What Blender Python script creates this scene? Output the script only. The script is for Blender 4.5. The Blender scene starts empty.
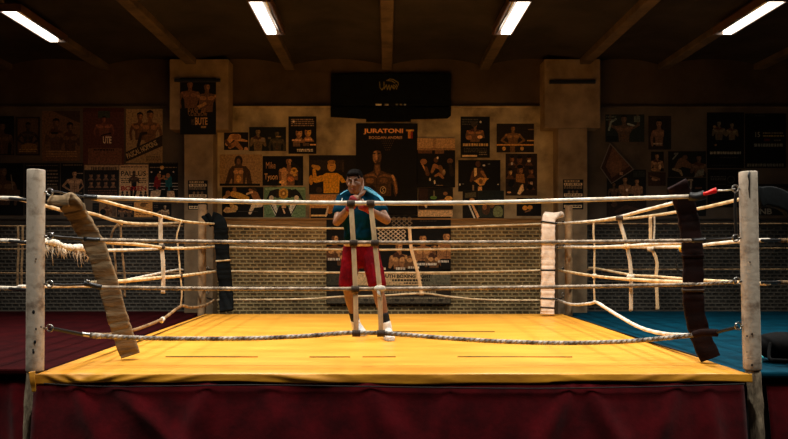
EXPOSURE = 0.0; LAMP = 5.0; WATT = 58.0; SPREAD = 114
import bpy, bmesh, math, random
from mathutils import Vector, Matrix, Euler
random.seed(7)
sc = bpy.context.scene
COL = sc.collection
# ------------------------------------------------------------------ camera model
F, CX, CY, EYE = 748.0, 381.0, 248.0, 1.885       # focal length in px, principal point, eye height
def P(px, py, Y):                                   # point seen at pixel (px,py), Y metres away
    return Vector(((px - CX) / F * Y, Y, EYE - (py - CY) / F * Y))
cam = bpy.data.cameras.new('camera'); co = bpy.data.objects.new('camera', cam); COL.objects.link(co)
co.location = (0, 0, EYE); co.rotation_euler = (math.pi / 2, 0, 0)
cam.sensor_fit = 'HORIZONTAL'; cam.sensor_width = 36; cam.lens = F / 788 * 36
cam.shift_x = (394 - CX) / 788; cam.shift_y = (CY - 219.5) / 788
cam.clip_start = 0.05; cam.clip_end = 100
sc.camera = co
vs = sc.view_settings
sc.display_settings.display_device = 'sRGB'
vs.view_transform = 'Standard'; vs.look = 'None'; vs.gamma = 1; vs.exposure = EXPOSURE; vs.use_curve_mapping = False
sc.cycles.max_bounces = 6; sc.cycles.diffuse_bounces = 4
w = bpy.data.worlds.new('world'); sc.world = w; w.use_nodes = True
w.node_tree.nodes['Background'].inputs[0].default_value = (0.5, 0.45, 0.42, 1)
w.node_tree.nodes['Background'].inputs[1].default_value = 0.0
# ------------------------------------------------------------------ materials
def lin(c):
    f = lambda v: v / 12.92 if v <= .04045 else ((v + .055) / 1.055) ** 2.4
    return tuple(f(x / 255) for x in c)
def mat(name, c, c2=None, rough=.7, scale=8., detail=4., lo=.35, hi=.65, bump=0., bscale=None, metal=0., spec=.3,
        stretch=(1, 1, 1), coord='Object', sheen=0.):
    m = bpy.data.materials.new(name); m.use_nodes = True
    nt = m.node_tree; b = nt.nodes['Principled BSDF']; N = nt.nodes.new; L = nt.links.new
    b.inputs['Roughness'].default_value = rough; b.inputs['Metallic'].default_value = metal
    b.inputs['Specular IOR Level'].default_value = spec
    if sheen: b.inputs['Sheen Weight'].default_value = sheen
    c = lin(c)
    b.inputs['Base Color'].default_value = (*c, 1)
    if c2 or bump:
        tc = N('ShaderNodeTexCoord'); mp = N('ShaderNodeMapping'); mp.inputs['Scale'].default_value = stretch
        L(tc.outputs[coord], mp.inputs['Vector'])
    if c2:
        n = N('ShaderNodeTexNoise'); n.inputs['Scale'].default_value = scale; n.inputs['Detail'].default_value = detail
        n.inputs['Roughness'].default_value = .62
        r = N('ShaderNodeValToRGB'); r.color_ramp.elements[0].position = lo; r.color_ramp.elements[1].position = hi
        r.color_ramp.elements[0].color = (*lin(c2), 1); r.color_ramp.elements[1].color = (*c, 1)
        L(mp.outputs[0], n.inputs['Vector']); L(n.outputs['Fac'], r.inputs['Fac']); L(r.outputs['Color'], b.inputs['Base Color'])
    if bump:
        n2 = N('ShaderNodeTexNoise'); n2.inputs['Scale'].default_value = bscale or scale * 2; n2.inputs['Detail'].default_value = 5
        bp = N('ShaderNodeBump'); bp.inputs['Strength'].default_value = bump; bp.inputs['Distance'].default_value = .02
        L(mp.outputs[0], n2.inputs['Vector']); L(n2.outputs['Fac'], bp.inputs['Height']); L(bp.outputs['Normal'], b.inputs['Normal'])
    return m
def rope_mat(name, c, c2, k=60., turns=2., strength=.6):
    m = bpy.data.materials.new(name); m.use_nodes = True
    nt = m.node_tree; b = nt.nodes['Principled BSDF']; N = nt.nodes.new; L = nt.links.new
    b.inputs['Roughness'].default_value = .75; b.inputs['Specular IOR Level'].default_value = .25
    uv = N('ShaderNodeTexCoord'); sp = N('ShaderNodeSeparateXYZ'); L(uv.outputs['UV'], sp.inputs[0])
    a = N('ShaderNodeMath'); a.operation = 'MULTIPLY'; a.inputs[1].default_value = k * 2 * math.pi / 2; L(sp.outputs['Y'], a.inputs[0])
    t = N('ShaderNodeMath'); t.operation = 'MULTIPLY_ADD'; t.inputs[1].default_value = turns * 2 * math.pi; L(sp.outputs['X'], t.inputs[0]); L(a.outputs[0], t.inputs[2])
    s = N('ShaderNodeMath'); s.operation = 'SINE'; L(t.outputs[0], s.inputs[0])
    h = N('ShaderNodeMath'); h.operation = 'MULTIPLY_ADD'; h.inputs[1].default_value = .5; h.inputs[2].default_value = .5; L(s.outputs[0], h.inputs[0])
    bp = N('ShaderNodeBump'); bp.inputs['Strength'].default_value = strength; bp.inputs['Distance'].default_value = .01
    L(h.outputs[0], bp.inputs['Height']); L(bp.outputs['Normal'], b.inputs['Normal'])
    tc = N('ShaderNodeTexNoise'); tc.inputs['Scale'].default_value = 9; tc.inputs['Detail'].default_value = 6
    L(uv.outputs['Object'], tc.inputs['Vector'])
    r = N('ShaderNodeValToRGB'); r.color_ramp.elements[0].position = .38; r.color_ramp.elements[1].position = .6
    r.color_ramp.elements[0].color = (*lin(c2), 1); r.color_ramp.elements[1].color = (*lin(c), 1)
    L(tc.outputs['Fac'], r.inputs['Fac']); L(r.outputs['Color'], b.inputs['Base Color'])
    return m
def brick_mat(name, c1, c2, mortar, bw, bh):
    m = bpy.data.materials.new(name); m.use_nodes = True
    nt = m.node_tree; b = nt.nodes['Principled BSDF']; N = nt.nodes.new; L = nt.links.new
    b.inputs['Roughness'].default_value = .75; b.inputs['Specular IOR Level'].default_value = .2
    tc = N('ShaderNodeTexCoord'); sp = N('ShaderNodeSeparateXYZ'); cb = N('ShaderNodeCombineXYZ')
    L(tc.outputs['Object'], sp.inputs[0]); L(sp.outputs['X'], cb.inputs['X']); L(sp.outputs['Z'], cb.inputs['Y'])
    br = N('ShaderNodeTexBrick'); br.inputs['Scale'].default_value = 1; br.inputs['Brick Width'].default_value = bw
    br.inputs['Row Height'].default_value = bh; br.inputs['Mortar Size'].default_value = .0180; br.inputs['Mortar Smooth'].default_value = .8
    br.inputs['Color1'].default_value = (*lin(c1), 1); br.inputs['Color2'].default_value = (*lin(c2), 1); br.inputs['Mortar'].default_value = (*lin(mortar), 1)
    br.inputs['Bias'].default_value = -.2
    L(cb.outputs[0], br.inputs['Vector'])
    n = N('ShaderNodeTexNoise'); n.inputs['Scale'].default_value = 2.2; n.inputs['Detail'].default_value = 7
    L(tc.outputs['Object'], n.inputs['Vector'])
    r = N('ShaderNodeMapRange'); r.inputs[1].default_value = .3; r.inputs[2].default_value = .7; r.inputs[3].default_value = .55; r.inputs[4].default_value = 1.25
    L(n.outputs['Fac'], r.inputs[0])
    mx = N('ShaderNodeMix'); mx.data_type = 'RGBA'; mx.blend_type = 'MULTIPLY'; mx.inputs[0].default_value = 1
    L(br.outputs['Color'], mx.inputs[6]); L(r.outputs[0], mx.inputs[7]); L(mx.outputs[2], b.inputs['Base Color'])
    iv = N('ShaderNodeMath'); iv.operation = 'SUBTRACT'; iv.inputs[0].default_value = 0; L(br.outputs['Fac'], iv.inputs[1]); iv.operation = 'ADD'
    bp = N('ShaderNodeBump'); bp.inputs['Strength'].default_value = .9; bp.inputs['Distance'].default_value = .012
    L(iv.outputs[0], bp.inputs['Height']); L(bp.outputs['Normal'], b.inputs['Normal'])
    return m
def emit_mat(name, c, s):
    m = bpy.data.materials.new(name); m.use_nodes = True
    b = m.node_tree.nodes['Principled BSDF']
    b.inputs['Base Color'].default_value = (.8, .8, .8, 1)
    b.inputs['Emission Color'].default_value = (*c, 1); b.inputs['Emission Strength'].default_value = s
    return m
def print_mat():
    m = bpy.data.materials.new('poster_print'); m.use_nodes = True
    nt = m.node_tree; b = nt.nodes['Principled BSDF']; N = nt.nodes.new; L = nt.links.new
    b.inputs['Roughness'].default_value = .62; b.inputs['Specular IOR Level'].default_value = .2
    at = N('ShaderNodeAttribute'); at.attribute_name = 'ink'
    tc = N('ShaderNodeTexCoord'); n = N('ShaderNodeTexNoise'); n.inputs['Scale'].default_value = 38; n.inputs['Detail'].default_value = 6
    n.inputs['Roughness'].default_value = .7
    L(tc.outputs['Object'], n.inputs['Vector'])
    r = N('ShaderNodeMapRange'); r.inputs[1].default_value = .32; r.inputs[2].default_value = .68; r.inputs[3].default_value = .5; r.inputs[4].default_value = 1.8
    L(n.outputs['Fac'], r.inputs[0])
    mx = N('ShaderNodeMix'); mx.data_type = 'RGBA'; mx.blend_type = 'MULTIPLY'; mx.inputs[0].default_value = 1
    L(at.outputs['Color'], mx.inputs[6]); L(r.outputs[0], mx.inputs[7]); L(mx.outputs[2], b.inputs['Base Color'])
    return m
M = {}
M['print'] = print_mat()
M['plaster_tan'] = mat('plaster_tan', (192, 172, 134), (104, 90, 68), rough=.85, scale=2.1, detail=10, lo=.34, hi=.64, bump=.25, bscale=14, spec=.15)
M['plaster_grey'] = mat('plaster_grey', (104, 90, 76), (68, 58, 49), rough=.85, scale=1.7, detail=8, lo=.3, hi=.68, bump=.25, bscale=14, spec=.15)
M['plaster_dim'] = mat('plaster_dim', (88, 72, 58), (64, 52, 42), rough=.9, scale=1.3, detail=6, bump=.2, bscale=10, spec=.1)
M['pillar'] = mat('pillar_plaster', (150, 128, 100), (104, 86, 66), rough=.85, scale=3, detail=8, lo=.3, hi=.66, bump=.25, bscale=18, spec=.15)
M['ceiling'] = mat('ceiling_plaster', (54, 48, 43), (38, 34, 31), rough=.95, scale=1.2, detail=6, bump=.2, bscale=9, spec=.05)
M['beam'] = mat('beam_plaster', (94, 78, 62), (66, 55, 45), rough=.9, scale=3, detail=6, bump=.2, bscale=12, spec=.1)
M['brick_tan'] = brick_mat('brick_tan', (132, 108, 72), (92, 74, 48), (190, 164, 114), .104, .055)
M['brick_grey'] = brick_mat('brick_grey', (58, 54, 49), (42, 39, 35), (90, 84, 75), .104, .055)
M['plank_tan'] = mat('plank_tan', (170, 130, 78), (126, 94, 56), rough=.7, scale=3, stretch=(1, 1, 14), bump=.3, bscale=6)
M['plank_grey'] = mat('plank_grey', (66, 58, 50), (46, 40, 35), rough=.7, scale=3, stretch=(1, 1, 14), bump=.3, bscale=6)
M['floor'] = mat('floor_concrete', (60, 52, 48), (42, 37, 35), rough=.8, scale=3)
M['dark_wall'] = mat('dark_wall', (48, 40, 36), (34, 29, 27), rough=.9, scale=2)
M['housing'] = mat('lamp_housing', (96, 66, 42), (72, 48, 32), rough=.35, scale=6, spec=.5)
M['steel'] = mat('steel', (190, 188, 184), (130, 128, 125), rough=.28, scale=20, metal=1.)
M['black_metal'] = mat('black_metal', (26, 26, 27), (15, 15, 16), rough=.45, scale=25, spec=.5)
M['black_tape'] = mat('black_tape', (22, 21, 21), (12, 12, 13), rough=.5, scale=30, spec=.4)
M['brown_tape'] = mat('brown_tape', (70, 52, 36), (44, 33, 24), rough=.7, scale=40)
M['white_tape'] = mat('white_tape', (232, 226, 214), (190, 178, 160), rough=.7, scale=30)
M['red_grip'] = mat('red_grip', (235, 20, 14), (190, 10, 8), rough=.4, scale=20)
M['rope_white'] = rope_mat('rope_white', (232, 222, 208), (196, 180, 158), 46, 1, .25)
M['rope_mid'] = rope_mat('rope_mid', (176, 156, 134), (112, 96, 80), 46, 1, .4)
M['rope_tan'] = rope_mat('rope_tan', (226, 202, 162), (184, 156, 116), 46, 1, .3)
M['rope_grey'] = rope_mat('rope_grey', (172, 162, 150), (84, 74, 66), 50, 2, .8)
M['rope_dim'] = rope_mat('rope_dim', (150, 120, 84), (96, 72, 48), 46, 1, .5)
M['strap'] = mat('strap_webbing', (238, 206, 160), (186, 150, 108), rough=.8, scale=14, stretch=(1, 1, .4), lo=.3, hi=.7, bump=.3, bscale=60)
M['strap_pale'] = mat('strap_pale', (226, 210, 186), (176, 154, 126), rough=.8, scale=14, stretch=(1, 1, .4), bump=.3, bscale=60)
M['post'] = mat('post_paint', (188, 174, 156), (120, 100, 82), rough=.6, scale=9, detail=9, lo=.3, hi=.5, bump=.25, bscale=25, spec=.3)
M['log'] = mat('log_bark', (184, 166, 138), (84, 72, 58), rough=.9, scale=10, detail=8, stretch=(2, 2, .5), bump=.9, bscale=22)
M['post_back'] = mat('post_back_paint', (196, 160, 118), (138, 106, 74), rough=.6, scale=7, detail=8, bump=.2, bscale=25)
M['pad_canvas'] = mat('pad_canvas', (138, 114, 82), (84, 66, 45), rough=.85, scale=9, detail=7, lo=.32, hi=.68, bump=.7, bscale=16, stretch=(.7, .7, 2.6))
M['pad_maroon'] = mat('pad_maroon', (32, 15, 13), (20, 10, 9), rough=.85, spec=.1, scale=8, detail=6, bump=.5, bscale=14)
M['pad_black'] = mat('pad_black', (13, 17, 18), (8, 10, 11), rough=.85, spec=.1, scale=8, bump=.3, bscale=14)
M['pad_white'] = mat('pad_white', (246, 226, 206), (214, 186, 160), rough=.6, scale=6, detail=6, bump=.4, bscale=12)
M['canvas'] = mat('canvas_yellow', (230, 164, 58), (204, 134, 36), rough=.42, scale=2.2, detail=8, lo=.28, hi=.7, bump=.35, bscale=3.2, spec=.35, stretch=(.6, 2.2, 1))
M['canvas_edge'] = mat('canvas_edge', (214, 150, 38), (160, 104, 24), rough=.5, scale=5, detail=6, bump=.3, bscale=6, stretch=(.5, 1, 2))
M['seam'] = mat('seam_thread', (92, 84, 40), (150, 110, 36), rough=.8, scale=3, lo=.4, hi=.55)
M['red_mat'] = mat('red_mat', (46, 7, 9), (33, 5, 7), rough=.85, scale=4, detail=6, bump=.2, bscale=8, spec=.03)
M['blue_mat'] = mat('blue_mat', (0, 54, 72), (0, 37, 51), rough=.8, scale=4, detail=6, bump=.2, bscale=8, spec=.05)
M['skirt'] = mat('skirt_red', (86, 8, 16), (56, 5, 10), rough=.9, spec=.05, scale=5, detail=5, bump=.15, bscale=30, sheen=.1)
M['frame_dark'] = mat('frame_dark', (26, 22, 22), (16, 14, 14), rough=.8, scale=6)
M['skin'] = mat('skin', (120, 82, 57), (98, 64, 44), rough=.55, scale=14, bump=.05, spec=.35)
M['shirt'] = mat('shirt_teal', (2, 44, 62), (1, 30, 44), rough=.9, spec=.04, scale=9, bump=.4, bscale=10)
M['stripe'] = mat('stripe_light_blue', (96, 176, 204), (76, 150, 180), rough=.7, scale=20)
M['piping'] = mat('piping_white', (220, 224, 224), (190, 196, 198), rough=.7, scale=20)
M['shorts'] = mat('shorts_red', (104, 6, 16), (70, 4, 11), rough=.85, spec=.05, scale=8, bump=.5, bscale=9)
M['waistband'] = mat('waistband', (214, 186, 150), (180, 150, 116), rough=.8, scale=20)
M['sock'] = mat('sock_black', (18, 20, 22), (10, 11, 13), rough=.9, scale=30)
M['shoe'] = mat('shoe_white', (226, 226, 222), (190, 190, 188), rough=.5, scale=12)
M['sole'] = mat('sole_white', (200, 198, 192), (160, 158, 154), rough=.7, scale=12)
M['hair'] = mat('hair_dark', (20, 15, 13), (8, 7, 6), rough=.95, spec=.05, scale=60, bump=.6, bscale=90)
M['wrap'] = mat('wrap_red', (122, 8, 16), (88, 5, 10), rough=.8, scale=18, bump=.4, bscale=40)
M['eye'] = mat('eye', (205, 198, 190), rough=.25)
M['iris'] = mat('iris', (24, 16, 12), rough=.2)
M['lip'] = mat('lip', (140, 78, 62), rough=.5)
M['ball'] = mat('ball_yellow', (230, 178, 40), (196, 140, 24), rough=.4, scale=20)
M['bag'] = mat('bag_black', (12, 12, 13), (7, 7, 8), rough=.9, spec=.08, scale=8, bump=.3, bscale=12)
M['teal'] = mat('teal_knob', (60, 190, 196), (40, 150, 160), rough=.4, scale=20)
# ------------------------------------------------------------------ mesh helpers
def tag(o, label=None, cat=None, group=None, kind=None):
    if label: o['label'] = label
    if cat: o['category'] = cat
    if group: o['group'] = group
    if kind: o['kind'] = kind
    return o
def empty(name, loc, label=None, cat=None, group=None):
    o = bpy.data.objects.new(name, None); COL.objects.link(o); o.location = loc; o.empty_display_size = .1
    return tag(o, label, cat, group)
class MB:
    def __init__(s): s.v = []; s.f = []; s.mi = []; s.sm = []; s.uv = {}; s.col = []
    def add(s, vs, fs, mi=0, smooth=False, col=None, uvs=None):
        n = len(s.v); s.v += [Vector(p) for p in vs]
        for k, f in enumerate(fs):
            if uvs: s.uv[len(s.f)] = uvs[k]
            s.f.append([i + n for i in f]); s.mi.append(mi); s.sm.append(smooth); s.col.append(col)
        return s
    def box(s, lo, hi, mi=0):
        x0, y0, z0 = lo; x1, y1, z1 = hi
        return s.add([(x0, y0, z0), (x1, y0, z0), (x1, y1, z0), (x0, y1, z0), (x0, y0, z1), (x1, y0, z1), (x1, y1, z1), (x0, y1, z1)],
                     [(0, 3, 2, 1), (4, 5, 6, 7), (0, 1, 5, 4), (1, 2, 6, 5), (2, 3, 7, 6), (3, 0, 4, 7)], mi)
    def prism(s, poly, z0, z1, mi=0):            # poly counter-clockwise seen from above
        n = len(poly)
        vs = [(x, y, z0) for x, y in poly] + [(x, y, z1) for x, y in poly]
        return s.add(vs, [list(range(n))[::-1], list(range(n, 2 * n))] + [(i, (i + 1) % n, n + (i + 1) % n, n + i) for i in range(n)], mi)
    def tube(s, pts, r, n=10, mi=0, side=None, cap=True, ell=None, closed=False, smooth=True):
        pts = [Vector(p) for p in pts]; m = len(pts)
        rr = r if isinstance(r, (list, tuple)) else [r] * m
        T = []
        for i in range(m):
            if closed: d = pts[(i + 1) % m] - pts[i - 1]
            else: d = pts[min(i + 1, m - 1)] - pts[max(i - 1, 0)]
            T.append(d.normalized())
        u = Vector(side) if side else Vector((0, 0, 1)) if abs(T[0].z) < .9 else Vector((1, 0, 0))
        vs = []; L = 0; ls = []
        for i in range(m):
            if i: L += (pts[i] - pts[i - 1]).length
            ls.append(L)
            u = (u - T[i] * u.dot(T[i])).normalized(); w_ = T[i].cross(u)
            for k in range(n):
                a = 2 * math.pi * k / n
                e = rr[i] if not isinstance(rr[i], tuple) else None
                ra, rb = (e, e) if e is not None else rr[i]
                vs.append(pts[i] + u * (math.cos(a) * ra) + w_ * (math.sin(a) * rb))
        fs = []; uvs = []
        for i in range(m if closed else m - 1):
            j = (i + 1) % m
            for k in range(n):
                k2 = (k + 1) % n
                fs.append((i * n + k, i * n + k2, j * n + k2, j * n + k))
                a, b = k / n, (k + 1) / n
                lj = ls[j] if j else L + .01
                uvs.append([(a, ls[i]), (b, ls[i]), (b, lj), (a, lj)])
        if cap and not closed:
            fs.append(list(range(n))[::-1]); uvs.append([(0, 0)] * n)
            fs.append([(m - 1) * n + k for k in range(n)]); uvs.append([(0, L)] * n)
        return s.add(vs, fs, mi, smooth, None, uvs)
    def ribbon(s, pts, width, thick, side, mi=0, bev=.25):   # padded strip: rounded rectangle cross-section; side = width direction
        pts = [Vector(p) for p in pts]; m = len(pts)
        ww = width if isinstance(width, (list, tuple)) else [width] * m
        sec = []
        for a in range(20):
            t = 2 * math.pi * a / 20; c, d = math.cos(t), math.sin(t)
            sec.append((math.copysign(abs(c) ** bev, c), math.copysign(abs(d) ** (bev * 1.6), d)))
        vs = []; n = len(sec)
        for i in range(m):
            T = (pts[min(i + 1, m - 1)] - pts[max(i - 1, 0)]).normalized()
            u = Vector(side[i] if isinstance(side, list) else side); u = (u - T * u.dot(T)).normalized(); w_ = T.cross(u)
            for a, b in sec: vs.append(pts[i] + u * (a * ww[i] / 2) + w_ * (b * thick / 2))
        fs = [(i * n + k, i * n + (k + 1) % n, (i + 1) * n + (k + 1) % n, (i + 1) * n + k) for i in range(m - 1) for k in range(n)]
        fs += [list(range(n))[::-1], [(m - 1) * n + k for k in range(n)]]
        return s.add(vs, fs, mi, True)
    def ellipsoid(s, c, r, rot=None, nu=16, nv=10, mi=0):
        c = Vector(c); R = rot or Matrix.Identity(3)
        vs = [c + R @ Vector((0, 0, r[2]))]
        for i in range(1, nv):
            t = math.pi * i / nv
            for k in range(nu):
                a = 2 * math.pi * k / nu
                vs.append(c + R @ Vector((r[0] * math.sin(t) * math.cos(a), r[1] * math.sin(t) * math.sin(a), r[2] * math.cos(t))))
        vs.append(c + R @ Vector((0, 0, -r[2])))
        fs = [(0, 1 + k, 1 + (k + 1) % nu) for k in range(nu)]
        for i in range(nv - 2):
            for k in range(nu): fs.append((1 + i * nu + k, 1 + (i + 1) * nu + k, 1 + (i + 1) * nu + (k + 1) % nu, 1 + i * nu + (k + 1) % nu))
        e = len(vs) - 1; b = 1 + (nv - 2) * nu
        fs += [(b + k, e, b + (k + 1) % nu) for k in range(nu)]
        return s.add(vs, fs, mi, True)
    def build(s, name, mats, parent=None, origin=None, bevel=0, fix=True):
        me = bpy.data.meshes.new(name)
        org = Vector(origin) if origin is not None else Vector((0, 0, 0))
        me.from_pydata([tuple(p - org) for p in s.v], [], s.f)
        for m_ in (mats if isinstance(mats, (list, tuple)) else [mats]): me.materials.append(m_)
        for p, k, sm in zip(me.polygons, s.mi, s.sm): p.material_index = k; p.use_smooth = sm
        if s.uv:
            ul = me.uv_layers.new(name='UVMap')
            for p in me.polygons:
                q = s.uv.get(p.index)
                if q:
                    for li, t in zip(p.loop_indices, q): ul.data[li].uv = t
        if any(c is not None for c in s.col):
            ca = me.color_attributes.new('ink', 'FLOAT_COLOR', 'CORNER')
            for p, c in zip(me.polygons, s.col):
                for li in p.loop_indices: ca.data[li].color = (*(c or (1, 1, 1)), 1)
        elif fix:
            bm = bmesh.new(); bm.from_mesh(me); bmesh.ops.recalc_face_normals(bm, faces=bm.faces); bm.to_mesh(me); bm.free()
        me.update()
        o = bpy.data.objects.new(name, me); COL.objects.link(o)
        if parent is not None:
            o.parent = parent; o.location = org - parent_loc(parent)
        else: o.location = org
        if bevel:
            b = o.modifiers.new('bevel', 'BEVEL'); b.width = bevel; b.segments = 2; b.limit_method = 'ANGLE'
        return o
def parent_loc(p):
    l = Vector(p.location)
    while p.parent: p = p.parent; l += Vector(p.location)
    return l
def smooth_path(pts, seg=.08):
    pts = [Vector(p) for p in pts]
    if len(pts) == 2: pts = [pts[0], (pts[0] + pts[1]) / 2, pts[1]]
    out = []
    for i in range(len(pts) - 1):
        p0 = pts[max(i - 1, 0)]; p1 = pts[i]; p2 = pts[i + 1]; p3 = pts[min(i + 2, len(pts) - 1)]
        n = max(2, int((p2 - p1).length / seg))
        for k in range(n):
            t = k / n
            out.append(.5 * ((2 * p1) + (p2 - p0) * t + (2 * p0 - 5 * p1 + 4 * p2 - p3) * t * t + (3 * p1 - p0 - 3 * p2 + p3) * t ** 3))
    out.append(pts[-1])
    return out
def remesh(mb, name, material, parent, origin, voxel=.008, smooth=6, fac=.5):
    o = mb.build(name, material, None, origin)
    r = o.modifiers.new('r', 'REMESH'); r.mode = 'VOXEL'; r.voxel_size = voxel; r.use_smooth_shade = True
    s_ = o.modifiers.new('s', 'SMOOTH'); s_.iterations = smooth; s_.factor = fac
    bpy.context.view_layer.update()
    dg = bpy.context.evaluated_depsgraph_get()
    me = bpy.data.meshes.new_from_object(o.evaluated_get(dg))
    o.modifiers.clear(); o.data = me; me.name = name
    for p in me.polygons: p.use_smooth = True
    if not me.materials: me.materials.append(material)
    if parent is not None:
        o.parent = parent; o.location = Vector(origin) - parent_loc(parent)
    return o
# ================================================================== ROOM
YW = 11.28
XL, XR, YB = -7.6, 7.8, -3.0
def S(mb, name, m, **k):
    o = mb.build(name, m, **k); o['kind'] = 'structure'; return o
S(MB().box((XL - .2, YB - .2, -.2), (XR + .2, YW + .3, 0)), 'floor', M['floor'])
S(MB().box((XL - .2, YB, 0), (XL, YW, 5)), 'wall_west', M['dark_wall'])
S(MB().box((XR, YB, 0), (XR + .2, YW, 5)), 'wall_east', M['dark_wall'])
S(MB().box((XL - .2, YB - .2, 0), (XR + .2, YB, 5)), 'wall_front', M['dark_wall'])
wx = lambda px: (px - CX) / F * YW
wz = lambda py: EYE - (py - CY) / F * YW
xa, xb = wx(198.5), wx(572.5)                     # the pillars split the back wall in three bays
zl, zs, zb = wz(107), wz(219.5), wz(226.5)        # ledge, top of boarding, top of brick
bays = [('grey', XL, xa), ('tan', xa, xb), ('grey', xb, XR)]  # side bays in greyer paint, with part of their shade put into the colour
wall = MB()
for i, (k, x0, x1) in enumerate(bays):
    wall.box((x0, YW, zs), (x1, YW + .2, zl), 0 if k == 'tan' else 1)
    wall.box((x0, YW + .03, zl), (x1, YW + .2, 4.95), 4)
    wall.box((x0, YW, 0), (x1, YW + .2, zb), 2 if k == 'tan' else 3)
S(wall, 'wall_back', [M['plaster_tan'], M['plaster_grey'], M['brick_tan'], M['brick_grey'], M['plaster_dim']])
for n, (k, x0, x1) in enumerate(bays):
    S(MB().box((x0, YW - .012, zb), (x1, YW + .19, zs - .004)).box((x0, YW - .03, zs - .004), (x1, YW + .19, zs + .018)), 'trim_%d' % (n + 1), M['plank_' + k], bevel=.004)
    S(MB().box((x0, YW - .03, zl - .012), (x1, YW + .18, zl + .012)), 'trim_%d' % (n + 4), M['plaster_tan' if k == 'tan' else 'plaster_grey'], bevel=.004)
YP = 10.98
pz = lambda py: EYE - (py - CY) / F * YP
px_ = lambda px: (px - CX) / F * YP
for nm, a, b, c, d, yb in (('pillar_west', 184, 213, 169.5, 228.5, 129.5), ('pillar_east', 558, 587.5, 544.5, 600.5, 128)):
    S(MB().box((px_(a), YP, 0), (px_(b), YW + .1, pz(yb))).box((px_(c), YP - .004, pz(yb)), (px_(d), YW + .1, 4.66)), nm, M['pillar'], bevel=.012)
# ceiling: shallow plaster vaults between beams that run away from the camera
RS = .00802                                           # the beams run half a degree off the camera's axis
bx = [(p - 387) / F * YW for p in (-90, 6, 103, 196, 289.5, 387, 484.5, 580, 664, 760, 858)]
def bX(c, Y): return c + RS * Y
VY0, VY1 = YB, YW + .05
ce = MB()
for c0, c1 in zip(bx[:-1], bx[1:]):
    vs = []; n = 14
    for Y in (VY0, VY1):
        for k in range(n + 1):
            t = k / n
            vs.append((bX(c0 + .07, Y) + (c1 - c0 - .14) * t, Y, 4.66 + .085 * (1 - (2 * t - 1) ** 2)))
    ce.add(vs, [(k, k + 1, n + 2 + k, n + 1 + k) for k in range(n)], 0, True)
ce.box((XL - .2, VY0, 4.9), (XR + .2, VY1, 5.0))
S(ce, 'ceiling', M['ceiling'], fix=False)
for i, c in enumerate(bx):
    b = MB(); w0 = .075
    vs = [(bX(c, Y) + s * w_, Y, z) for Y in (VY0, VY1) for s, w_, z in ((-1, w0 + .03, 4.9), (-1, w0, 4.58), (1, w0, 4.58), (1, w0 + .03, 4.9))]
    b.add(vs, [(0, 1, 5, 4), (1, 2, 6, 5), (2, 3, 7, 6), (3, 0, 4, 7), (0, 3, 2, 1), (4, 5, 6, 7)])
    S(b, 'ceiling_beam', M['beam'], bevel=.01)
# ------------------------------------------------------------------ fluorescent fixtures
lamps = [(-4.2, 1, 'outermost fluorescent fixture over the red mat'), (-1.403, 1, 'lit fluorescent fixture above the yellow ring, on the red-mat half'),
         (1.452, -1, 'lit fluorescent fixture above the yellow ring, on the blue-mat half'), (4.15, -1, 'outermost fluorescent fixture over the blue mat')]
rows = [(7.92, WATT * .9), (5.9, WATT), (3.8, WATT * .75)]  # last row is unseen, added to light the post fronts and straps
TUBE = emit_mat('lamp_tube', (1.0, .89, .74), LAMP)
def fixture(c, s, y0, label, tm, watt):
    ym = y0 + .6; x = bX(c, ym)
    t = empty('ceiling_lamp', (x, ym, 4.5), label, 'ceiling lamp', 'fluorescent fixtures under the beams')
    x0, x1 = (x - .075, x + .165) if s > 0 else (x - .165, x + .075)
    y1 = y0 + 1.2; o = (x, ym, 4.5)
    h = MB().box((x0, y0 - .02, 4.535), (x1, y1 + .02, 4.572))
    for a, b in ((x0, x0 + .008), (x1 - .008, x1)): h.box((a, y0 - .02, 4.488), (b, y1 + .02, 4.535))
    for a, b in ((y0 - .02, y0 - .008), (y1 + .008, y1 + .02)): h.box((x0, a, 4.488), (x1, b, 4.535))
    h.build('housing', M['housing'], t, o)
    dw = .048 if abs(c) > 3 else .056; d0 = x - dw; d1 = x + dw
    MB().box((d0, y0, 4.489), (d1, y1, 4.53)).build('diffuser', tm, t, o)
    la = bpy.data.lights.new('tube_light', 'AREA'); la.shape = 'RECTANGLE'; la.size = .08; la.size_y = 1.16; la.energy = watt; la.color = (1.0, .95, .85); la.spread = math.radians(SPREAD)
    lo = bpy.data.objects.new('tube_light', la); COL.objects.link(lo); lo.parent = t; lo.location = (0, 0, 4.486 - 4.5)
    u0, u1 = (d1 + .012, x1 - .014) if s > 0 else (x0 + .014, d0 - .012)
    MB().tube([((u0 + u1) / 2, y0 + .02, 4.512), ((u0 + u1) / 2, y1 - .02, 4.512)], .013, 10).build('unlit_tube', M['steel'], t, o)
    MB().box((x - .03, ym - .45, 4.572), (x + .03, ym - .38, 4.585)).box((x - .03, ym + .38, 4.572), (x + .03, ym + .45, 4.585)).build('bracket', M['black_metal'], t, o)
    return t
for j, (y0, watt) in enumerate(rows):
    for c, s, lab in lamps:
        lb = lab.replace('fluorescent fixture', ['fluorescent fixture', 'fluorescent fixture nearer the ring front', 'unseen added fluorescent fixture in front of the ring'][j])
        fixture(c, s, y0 + (.33 if c < -4 else 0), lb, TUBE, watt)
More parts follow.
